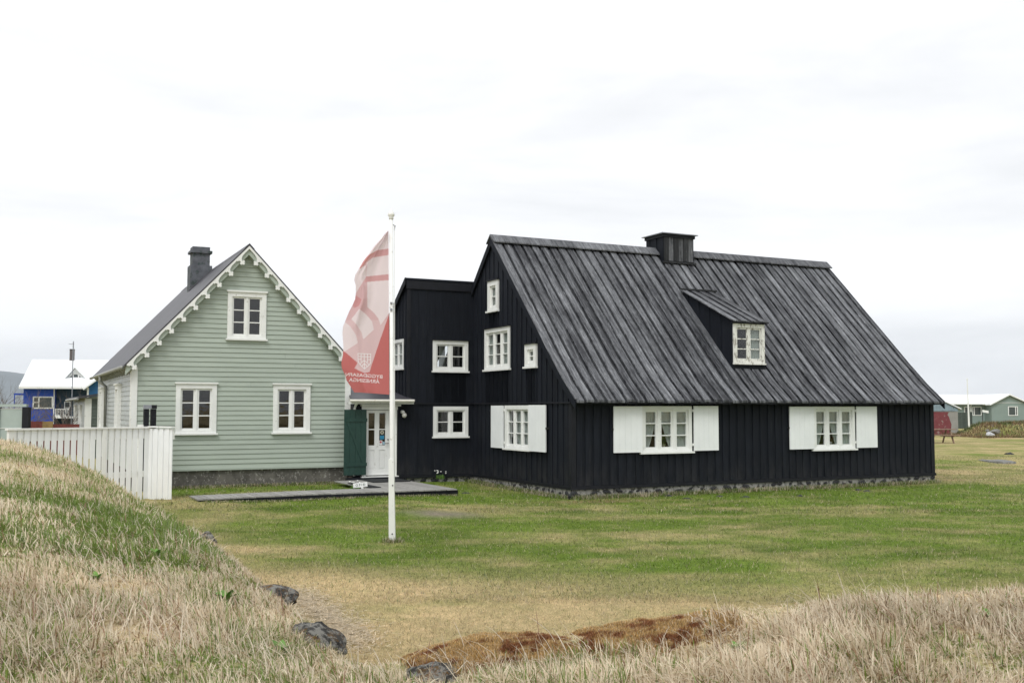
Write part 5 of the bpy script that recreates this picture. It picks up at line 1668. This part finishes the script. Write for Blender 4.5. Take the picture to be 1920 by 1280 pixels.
# loose stones at the footing
spots = [(1045, 928, 25.2), (1070, 932, 25.0), (1078, 925, 25.7), (1008, 925, 26.1), (872, 925, 27.0), (1288, 935, 25.5), (1350, 931, 26.0), (1398, 932, 26.3), (1610, 919, 28.5), (1625, 921, 28), (1735, 905, 31.5), (1255, 930, 26), (1500, 930, 27)]
lab = ['dark stone on the grass left of the house corner', 'dark block of stone below the black house corner', 'stone wedged against the house corner footing', 'flat stone in the grass below the gable shutters', 'flat dark stone on the grass below the wing', 'stone in the grass below the first shuttered window', 'stone in the grass right of the first shuttered window', 'small stone between the two front windows', 'dark turf stone below the second window', 'second dark stone below the second window', 'dark stone near the right end of the footing', 'small grey stone left below the first window', 'small stone left below the second window']
for i, ((px, py, _y), lb_) in enumerate(zip(spots, lab)):
    # walk along the ray to the turf
    cx, cz_ = (px - 960) / FPX, -(py - 640) / FPX
    d = (cx, _c - _s * cz_, _s + _c * cz_)
    t = 12.0
    while EYE + d[2] * t > gh(d[0] * t, d[1] * t) and t < 60: t += .1
    Y = d[1] * t
    rock('loose_stone', lb_, px, py - 2, Y, random.uniform(14, 24) if i != 1 else 26, random.uniform(6, 10) if i != 1 else 18, 40 + i, 'stone', None, sub=2)
def flat_slab(name, label, px, py, Y, wpx, dpx, mat, seed, th=.14):
    X, Z = at_plane(px, py, Y); r_ = random.Random(seed)
    w_, k = wpx / 2 * Y / 1955, 14
    bm = bmesh.new(); lo_, hi_ = [], []
    for i in range(k):
        a_ = 2 * math.pi * i / k; q = 1 + r_.uniform(-.16, .12)
        x_, y_ = w_ * q * math.copysign(abs(math.cos(a_)) ** .6, math.cos(a_)), dpx * q * math.copysign(abs(math.sin(a_)) ** .6, math.sin(a_))
        lo_.append((x_ * 1.04, y_ * 1.04, -th)); hi_.append((x_, y_, r_.uniform(-.01, .02)))
    q = MB(); q.v = lo_ + hi_ + [(0, 0, .03)]
    q.f = [(i, (i + 1) % k, k + (i + 1) % k, k + i) for i in range(k)] + [(k + i, k + (i + 1) % k, 2 * k) for i in range(k)]
    o = q.build(name, mat); o.location = (X, Y, gh(X, Y) + .05)
    return tag(o, label, 'stone')
flat_slab('stone_slab', 'flat pale stone slab lying in the grass at far right', 1870, 851, 42, 44, .9, 'slab', 5)
rock('rock', 'dark low grass tuft shaped as a stone beside the pale slab at far right', 1892, 845, 46, 18, 8, 62, 'stone', sub=3, dz=-.09)  # stone-shaped lump standing in for a low dark grass tuft
rock('rock', 'pale bluish rock in front of the far turf bank', 1856, 811, 64, 16, 9, 63, 'pale_rock', sub=3)
rock('rock', 'grey boulder leaning behind the pale rock', 1866, 805, 65.5, 20, 10, 64, 'slab', sub=3)
rock('rock', 'small grey boulder left of the pale rock', 1851, 805, 65.2, 8, 6, 65, 'slab', sub=3)

# =================================================================== PLANTS IN WINDOWS, FLOWERS, WEEDS
def leaf_mesh(m, c, d, l, w_, droop=.3):
    d = Vector(d).normalized(); side = d.cross(Vector((0, 0, 1)))
    if side.length < .01: side = Vector((1, 0, 0))
    side.normalize(); c = Vector(c)
    p1 = c + d * l * .5 + side * w_ / 2; p2 = c + d * l * .5 - side * w_ / 2; p3 = c + d * l + Vector((0, 0, -droop * l))
    m.add([c, p1, p3, p2], [(0, 1, 2), (0, 2, 3)])
def pot_plant(loc, h, label, mat='terracotta', leafmat='leaf', seed=1):
    t = thing('potted_plant', label, 'plant', loc, YAW)
    m = MB(); m.lathe((0, 0, 0), [(.045, 0), (.06, .09), (.066, .09), (.066, .105), (.055, .105)], 12); m.build('pot', mat, t, smooth=True)
    r_ = random.Random(seed)
    m = MB()
    for i in range(46):
        a_ = r_.uniform(0, 6.28); z = .1 + r_.random() * h
        leaf_mesh(m, (0.02 * math.cos(a_), .02 * math.sin(a_), z * .9), (math.cos(a_), math.sin(a_), r_.uniform(.1, 1.1)), r_.uniform(.06, .14), r_.uniform(.03, .05))
    m.tube([(0, 0, .08), (.01, 0, .1 + h)], .008, 5)
    m.build('foliage', leafmat, t)
M['brown_leaf'] = paint('dry_flower_brown', (.12, .05, .03), .8, .3)
pot_plant(b2w(2.88, .13, .98), .30, 'green potted plant on the sill of the left front window', seed=3)
pot_plant(b2w(8.78, .13, .96), .17, 'brown potted plant on the sill of the right front window', 'petal', 'brown_leaf', seed=5)
def flowers(loc, n, label, seed):
    t = thing('flower_clump', label, 'flowers', loc)
    r_ = random.Random(seed); g_ = MB()
    for i in range(70):
        a_ = r_.uniform(0, 6.28)
        leaf_mesh(g_, (r_.uniform(-.12, .12), r_.uniform(-.08, .08), 0), (math.cos(a_) * .4, math.sin(a_) * .4, 1), r_.uniform(.08, .2), .02, .1)
    g_.build('leaves', 'leaf', t)
    for i in range(n):
        x_, y_, z_ = r_.uniform(-.17, .17), r_.uniform(-.1, .05), r_.uniform(.16, .26)
        m = MB(); m.lathe((x_, y_, z_), [(.005, -.01), (.024, 0), (.018, .012), (.004, .016)], 7); m.build('flower', 'petal', t)
flowers(b2w(-1.22, LB - .32, -.06), 9, 'white flowers in front of the black wing wall', 1)
flowers(b2w(-4.55, 3.6, -.12), 6, 'white flowers beside the little OPIÐ sign', 2)
def weed(px, py, Y, label, seed, l=.2, n=11):
    X = pxX(px, Y)
    t = thing('broadleaf_weed', label, 'plant', (X, Y, gh(X, Y)))
    r_ = random.Random(seed)
    for i in range(n):
        a_ = i * 2.4 + r_.uniform(-.3, .3); el = r_.uniform(.9, 2.4)
        m = MB(); d = Vector((math.cos(a_), math.sin(a_), el)).normalized(); sd_ = d.cross(Vector((0, 0, 1))).normalized()
        ll = l * r_.uniform(.6, 1.1); ww = ll * .14; vs = []; k = 5
        for j in range(k + 1):
            u = j / k; c_ = d * ll * u + Vector((0, 0, -.35 * ll * u * u)); w_ = ww * math.sin(math.pi * (.12 + .88 * u)) 
            vs += [c_ + sd_ * w_ + Vector((0, 0, w_ * .3)), c_, c_ - sd_ * w_ + Vector((0, 0, w_ * .3))]
        fs = []
        for j in range(k):
            b_ = j * 3
            fs += [(b_, b_ + 1, b_ + 4, b_ + 3), (b_ + 1, b_ + 2, b_ + 5, b_ + 4)]
        m.add(vs, fs); m.build('leaf', 'leaf', t, smooth=True)
weed(428, 1170, 6.1, 'broad-leaved green weed in the dry grass left of the big rock', 1, .17, 15)
weed(190, 1160, 6.1, 'leafy green weed in dry grass at lower left', 2, .11)
weed(300, 1075, 7.6, 'green dock leaves on the middle of the bank', 3, .12)
weed(345, 985, 10.4, 'green weed tuft at the bank edge below the fence', 4, .12)
weed(535, 1215, 5.2, 'small weed under the big lichen rock', 5, .13)
weed(1380, 1215, 4.9, 'small weed at lower right in the straw grass', 6, .11)
weed(1850, 1230, 4.8, 'small weed near the bottom right corner', 7, .11)

# =================================================================== GRASS
def blade_mesh(name, X, Y, Z, length, width, ang, lean, col, mat, segs=2, label=None):
    """arrays -> one mesh of tapering, bending blades"""
    n = len(X)
    ca, sa = np.cos(ang), np.sin(ang)
    fa = ang + rng.uniform(-.9, .9, n) + np.pi / 2
    wx, wy = np.cos(fa) * width / 2, np.sin(fa) * width / 2
    rows = []
    if segs == 1: us = [0, 1]
    elif segs == 2: us = [0, .55, 1]
    else: us = [0, .35, .7, 1]
    for u in us:
        bx = X + ca * lean * length * u ** 1.3
        by = Y + sa * lean * length * u ** 1.3
        bz = Z + length * np.sqrt(np.clip(1 - (lean * .85) ** 2 * u, .03, 1)) * u * (1 - .25 * np.clip(lean - .6, 0, 1) * u)
        if u < 1:
            w_ = 1 - .35 * u
            rows.append(np.stack([bx - wx * w_, by - wy * w_, bz], -1)); rows.append(np.stack([bx + wx * w_, by + wy * w_, bz], -1))
        else:
            rows.append(np.stack([bx, by, bz], -1))
    nvb = len(rows)
    co = np.stack(rows, 1).reshape(-1, 3)
    base = np.arange(n)[:, None] * nvb
    fl_, sizes = [], []
    per = []
    for i in range(len(us) - 2):
        per += [2 * i, 2 * i + 1, 2 * i + 3, 2 * i + 2]; sizes.append(4)
    l_ = 2 * (len(us) - 2)
    per += [l_, l_ + 1, l_ + 2]; sizes.append(3)
    flat_ = (base + np.array(per)[None]).ravel()
    sz = np.tile(np.array(sizes), n)
    shade = np.repeat(col, nvb, 0)
    return fast_mesh(name, co, flat_, sz, mat, shade)

def grass_mat():
    m = bpy.data.materials.new('grass_blades'); m.use_nodes = True
    t = m.node_tree; t.nodes.clear()
    o = N(t, 'ShaderNodeOutputMaterial')
    a = N(t, 'ShaderNodeAttribute', attribute_name='tint')
    d = N(t, 'ShaderNodeBsdfDiffuse'); tl = N(t, 'ShaderNodeBsdfTranslucent')
    gl = N(t, 'ShaderNodeBsdfGlossy'); gl.inputs['Roughness'].default_value = .45
    t.links.new(a.outputs['Color'], d.inputs[0]); t.links.new(a.outputs['Color'], tl.inputs[0])
    m1 = N(t, 'ShaderNodeMixShader'); m1.inputs[0].default_value = .45
    m2 = N(t, 'ShaderNodeMixShader'); m2.inputs[0].default_value = .035
    t.links.new(d.outputs[0], m1.inputs[1]); t.links.new(tl.outputs[0], m1.inputs[2])
    t.links.new(m1.outputs[0], m2.inputs[1]); t.links.new(gl.outputs[0], m2.inputs[2])
    t.links.new(m2.outputs[0], o.inputs[0])
    return m
GM = grass_mat()

def scatter(n, y0, y1, side=1.15, want_bank=True, power=1.0):
    """random ground points inside the strip of land between y0 and y1 that the view covers with margin"""
    Y = y0 + (y1 - y0) * rng.random(n) ** power
    X = (rng.random(n) * 2 - 1) * (.5 * Y * side + .6)
    d, zt = bank_dist(X, Y)
    k = (d > -.50) if want_bank else (d < .0)
    return X[k], Y[k], d[k]

def in_house(X, Y):
    # local footprint tests so that no turf grows through floors or planks
    def loc(ox_, oy_, yw, X, Y):
        c, s = math.cos(yw), math.sin(yw); dx, dy = X - ox_, Y - oy_
        return dx * c + dy * s, -dx * s + dy * c
    a, b = loc(BX, BY, YAW, X, Y)
    r1 = (a > -.03) & (a < L) & (b > -.03) & (b < W2)
    r2 = (a > -3.9) & (a < .1) & (b > 5.7) & (b < 9.3)
    r3 = (a > -8.9) & (a < -4.4) & (b > 1.66) & (b < 2.7)
    r4 = (a > -4.5) & (a < -2.5) & (b > 1.6) & (b < 6)
    a, b = loc(GXo, GYo, GYAW, X, Y)
    r5 = (a > 0) & (a < GWd) & (b > 0) & (b < GD)
    return r1 | r2 | r3 | r4 | r5

def straw_cols(X, Y, dr, n):
    r1 = rng.random(n)[:, None]; r2 = rng.random(n)[:, None]
    pale = np.array([.84, .755, .59]); tan = np.array([.60, .48, .335]); dk = np.array([.19, .125, .07])
    tone = fbm(X / 1.2, Y / 1.2, 61)[:, None]
    s = pale * r1 + tan * (1 - r1)
    s = np.where(r2 < .14, dk * (1 + r1), s) * (.72 + .55 * tone)
    gcol_ = np.array([.13, .20, .04]) * (.65 + .8 * r1) + np.array([.06, .05, .01]) * r2
    pick = (rng.random(n) < (1 - dr) * .85 + .06)[:, None]
    return np.where(pick, gcol_, s)

def dry_patch(n, y0, y1, w_, l0, l1, seed, power=1.0, name='dry_grass'):
    X, Y, d = scatter(n, y0, y1, want_bank=True, power=power)
    k = len(X)
    # tufts: pull points towards clump centres
    cx_ = (np.floor(X / .13) + .5 + .6 * (vnoise(np.floor(X / .13), np.floor(Y / .13), 71) - .5)) * .13
    cy_ = (np.floor(Y / .13) + .5 + .6 * (vnoise(np.floor(X / .13) + 50, np.floor(Y / .13), 72) - .5)) * .13
    pull = .45 * rng.random(k)
    X = X + (cx_ - X) * pull; Y = Y + (cy_ - Y) * pull
    Z = ground_h(X, Y) - .01
    tall = fbm(X / .45, Y / .45, 73, 3)
    near_moss = sstep(-.62, -.42, X) * sstep(1.12, .85, X) * sstep(5.0, 5.2, Y + .12 * (vnoise(X / .12, Y / .12, 78) - .5))
    keepm = rng.random(k) > .55 * near_moss
    X, Y, Z, d, tall, near_moss = X[keepm], Y[keepm], Z[keepm], d[keepm], tall[keepm], near_moss[keepm]; k = len(X)
    ln = (l0 + (l1 - l0) * np.clip((tall - .25) * 2, 0, 1)) * rng.uniform(.55, 1.15, k) * (1 - .55 * near_moss) * (1 - .35 * np.exp(-(np.maximum(d, 0) / .25) ** 2)) * np.where(d < -.02, .6, 1)
    ang = 2.2 * np.pi * fbm(X / .35, Y / .35, 74, 3) + rng.normal(0, 1.25, k)
    lean = np.where(rng.random(k) < .55, rng.uniform(.9, 1.5, k), np.clip(rng.normal(.55, .3, k), .05, 1.1))
    dr = dryness(X, Y)
    col = straw_cols(X, Y, dr, k)
    w2 = w_ * rng.uniform(.6, 1.3, k)
    o = blade_mesh(name, X, Y, Z, ln, w2, ang, lean, col, GM, 3 if y0 < 7 else 2)
    return o

def lawn_patch(n, y0, y1, w_, l_, name, power=1.0):
    X, Y, d = scatter(n, y0, y1, want_bank=False, power=power)
    ok = ~in_house(X, Y) & (np.hypot((X + 1.55) * .88 - (Y - 22.6) * .25, ((Y - 22.6) * .9 + (X + 1.55) * .4) * 1.25) + .5 * (fbm(X / .35, Y / .35, 77) - .5) > .62 * (1 + .5 * rng.random(len(X))))
    X, Y, d = X[ok], Y[ok], d[ok]
    k = len(X)
    Z = ground_h(X, Y) - .005
    ln = l_ * rng.uniform(.5, 1.3, k) * (.7 + .8 * fbm(X / .6, Y / .6, 81))
    ang = rng.uniform(0, 6.28, k); lean = np.clip(rng.normal(.9, .35, k), .2, 1.5)
    dr = dryness(X, Y)
    base = turf_colour(X, Y)
    r1 = rng.random(k)[:, None]
    col = base * (.55 + 1.1 * r1)
    # single dead or fresh blades
    r2 = rng.random(k)
    col = np.where((r2 < .10)[:, None], np.array([.55, .46, .31]) * (.6 + .5 * r1), col)
    col = np.where((r2 > .93)[:, None], np.array([.11, .16, .04]) * (.7 + .7 * r1), col)
    return blade_mesh(name, X, Y, Z, ln, w_ * rng.uniform(.6, 1.4, k), ang, lean, col, GM, 1)

GS1 = dry_patch(140000, 3.5, 6.6, .0055, .04, .145, 1)
GS2 = dry_patch(105000, 6.5, 10.5, .0085, .05, .14, 2, power=1.1)
GS3 = dry_patch(120000, 10.3, 24.5, .010, .06, .15, 3, power=1.2)
for o, lb_ in ((GS1, 'long dry grass nearest the camera on the bank'), (GS2, 'long dry and green grass on the left bank'), (GS3, 'shorter grass towards the far top of the bank')):
    tag(o, lb_, 'grass', kind='stuff')
def stalks(n, y0, y1, w_, l0, l1, lb_):
    X, Y, d = scatter(n, y0, y1, want_bank=True)
    ok = (d > 0) & (fbm(X / .6, Y / .6, 111, 3) > .46) & ~((np.abs(X - .4) < 1.1) & (Y > 5.25) & (Y < 6))
    X, Y = X[ok], Y[ok]; k = len(X)
    r1 = rng.random(k)[:, None]
    col = np.where(rng.random(k)[:, None] < .8, np.array([.68, .60, .47]) * (.75 + .4 * r1), np.array([.30, .17, .11]) * (.7 + .5 * r1))
    o = blade_mesh('grass_stalks', X, Y, ground_h(X, Y) - .01, rng.uniform(l0, l1, k), w_ * rng.uniform(.7, 1.3, k), 2 * np.pi * fbm(X / .9, Y / .9, 112) + rng.normal(0, .9, k), np.clip(rng.normal(1.0, .35, k), .2, 1.5), col, GM, 3)
    tag(o, lb_, 'grass', kind='stuff')
stalks(7000, 3.5, 6.8, .0045, .12, .24, 'long pale bent stalks over the nearest dry grass')
stalks(5000, 6.8, 12, .006, .12, .22, 'pale stalks over the grass of the left bank')
LG1 = lawn_patch(210000, 5.5, 13, .0055, .045, 'lawn_grass')
LG2 = lawn_patch(230000, 12.5, 24, .010, .05, 'lawn_grass')
LG3 = lawn_patch(170000, 23, 45, .02, .06, 'lawn_grass')
for o, lb_ in ((LG1, 'short straw-coloured lawn behind the rocks'), (LG2, 'green lawn around the flagpole'), (LG3, 'lawn at the foot of the houses')):
    tag(o, lb_, 'grass', kind='stuff')

# rough grass along walls and footings
def fringe(pts_fn, n, l0, l1, name, lb_, wd=.012):
    t = rng.random(n); X, Y = pts_fn(t, n)
    Z = ground_h(X, Y) - .01
    k = n
    col = straw_cols(X, Y, np.clip(.35 + .8 * (fbm(X / .5, Y / .5, 91) - .5), 0, 1), k) * .8
    o = blade_mesh(name, X, Y, Z, rng.uniform(l0, l1, k), wd * rng.uniform(.6, 1.3, k), rng.uniform(0, 6.28, k), np.clip(rng.normal(.4, .25, k), 0, 1), col, GM, 2)
    tag(o, lb_, 'grass', kind='stuff')
def line_pts(fn):
    def g_(t, n):
        P = np.array([fn(a) for a in t]); return P[:, 0], P[:, 1]
    return g_
fringe(line_pts(lambda t: b2w(-.1 + (L + .2) * t, -.06 - .22 * random.random() ** 2)[:2]), 9000, .04, .17, 'wall_grass', 'rough grass along the stone footing of the black house')
fringe(line_pts(lambda t: b2w(-.08 - .25 * random.random() ** 2, 6 * t)[:2]), 3500, .04, .15, 'wall_grass', 'rough grass along the gable footing')
fringe(line_pts(lambda t: b2w(-8.8 + 6.3 * t, 1.56 - .14 * random.random())[:2]), 4000, .02, .075, 'wall_grass', 'grass along the boardwalk edge')
fringe(line_pts(lambda t: g2w(GWd * t, -.05 - .25 * random.random() ** 2)[:2]), 3500, .04, .13, 'wall_grass', 'rough grass along the concrete base of the green house')
fringe(line_pts(lambda t: (-2.064 + random.gauss(0, .09), PYF + random.gauss(0, .07))), 500, .05, .13, 'pole_grass', 'tuft of grass round the foot of the flagpole', .009)

# moss cushions on the crest at bottom centre
def moss_patch():
    n = 150000
    X = rng.uniform(-.62, 1.12, n); Y = rng.uniform(4.95, 5.75, n)
    d, zt = bank_dist(X, Y)
    msk = fbm(X / .30 + 3, Y / .3, 95, 4) + .16 * sstep(-.60, -.40, X) * sstep(1.12, .9, X) - .25 * sstep(.30, .5, d) + .14 * np.exp(-((X - .42) / .16) ** 2)
    ok = (rng.random(n) < sstep(.36, .58, msk + .10 * (vnoise(X / .035, Y / .035, 98) - .5))) & (d > -.22)
    X, Y = X[ok], Y[ok]; k = len(X)
    cush = .028 * np.clip((msk[ok] - .44) * 5, 0, 1) * (.55 + .45 * vnoise(X / .05, Y / .05, 99))
    Z = ground_h(X, Y) - .012 + cush
    r1 = rng.random(k)[:, None]
    pt = fbm(X / .13, Y / .09, 96, 5, .6)[:, None]
    t_ = np.clip((pt - .55) * 9, 0, 1)
    str_ = (rng.random(k) < .18)[:, None]
    col = np.where(str_, np.array([.70, .57, .38]), np.array([.54, .365, .15])) * (.5 + .9 * r1) * (1 - t_) + np.array([.24, .10, .04]) * (.5 + 1.2 * r1) * t_
    o = blade_mesh('moss', X, Y, Z, rng.uniform(.008, .022, k), .006 * np.ones(k), rng.uniform(0, 6.28, k), rng.uniform(.1, .9, k), col, GM, 1)
    tag(o, 'orange-brown moss cushions on the bank crest at bottom centre', 'moss', kind='stuff')
moss_patch()

# loose mown hay lying beside the big rock
def hay():
    n = 5000
    q_ = rng.random(n); X = -2.75 + 1.3 * q_ + rng.normal(0, .13, n); Y = 13.2 - 2.9 * q_ + rng.normal(0, .28, n)
    ok = bank_dist(X, Y)[0] < 0.03
    X, Y = X[ok], Y[ok]; k = len(X)
    Z = ground_h(X, Y) + .05 * rng.random(k)
    col = np.array([.80, .70, .54]) * rng.uniform(.5, 1.15, (k, 1))
    o = blade_mesh('hay', X, Y, Z, rng.uniform(.02, .06, k), .009 * np.ones(k), rng.uniform(0, 6.28, k), rng.uniform(1.5, 3.2, k), col, GM, 2)
    tag(o, 'loose grey hay lying behind the big lichen rock', 'hay', kind='stuff')
hay()

# grass on the far turf bank
def far_bank():
    n = 16000
    X = rng.uniform(29, 45, n); Y = rng.uniform(65, 71, n); Z = ground_h(X, Y) - .02
    pt = fbm(X / .8, Y / .8, 97, 4); r1 = rng.random(n)[:, None]
    col = np.where((pt > .55)[:, None], np.array([.10, .13, .04]), np.array([.24, .165, .085])) * (.5 + .8 * r1)
    o = blade_mesh('bank_grass', X, Y, Z, rng.uniform(.08, .3, n), .05 * np.ones(n), rng.uniform(0, 6.28, n), rng.uniform(.1, .8, n), col, GM, 1)
    tag(o, 'tussocky brown grass on the distant turf bank', 'grass', kind='stuff')
far_bank()

# =================================================================== DISTANT MOUNTAIN
def mountains():
    xs = np.linspace(-7200, -900, 90)
    D0 = 8200
    t = (xs + 7200) / 6300
    prof_ = 250 + 120 * np.exp(-((xs + 5200) / 1400) ** 2) - 40 * t + 60 * (fbm(xs / 900, xs * 0, 101) - .5)
    prof_ = prof_ * sstep(-900, -3200, xs)
    co = []; nrow = 7
    for j in range(nrow):
        u = j / (nrow - 1)
        co.append(np.stack([xs + 60 * fbm(xs / 300, xs * 0 + j, 102), np.full_like(xs, D0 - 900 + 1800 * u), prof_ * (math.sin(math.pi * u) ** .8 if 0 < u < 1 else 0) + 1 + (18 * (fbm(xs / 200, xs * 0 + j * 2, 103) - .5) if 0 < u < 1 else 0)], -1))
    co = np.concatenate(co)
    k = len(xs); ii = np.arange(nrow * k).reshape(nrow, k)
    q = np.stack([ii[:-1, :-1], ii[:-1, 1:], ii[1:, 1:], ii[1:, :-1]], -1).reshape(-1, 4)
    o = fast_mesh('mountain', co, q.ravel(), np.full(len(q), 4), paint('mountain_rock', (.10, .12, .13), .95, .3, .002), smooth=True)
    tag(o, kind='structure')
mountains()

# =================================================================== AIR
hz = MB(); hz.box(-9800, 9800, -9800, 9900, -1.6, 420)
hm = bpy.data.materials.new('air'); hm.use_nodes = True
t = hm.node_tree; t.nodes.clear()
o_ = N(t, 'ShaderNodeOutputMaterial'); pv = N(t, 'ShaderNodeVolumePrincipled')
pv.inputs['Color'].default_value = (.86, .93, 1.0, 1)
pv.inputs['Density'].default_value = 6e-5
pv.inputs['Anisotropy'].default_value = 0.0
t.links.new(pv.outputs[0], o_.inputs['Volume'])
h_ = hz.build('haze', hm); tag(h_, kind='stuff')
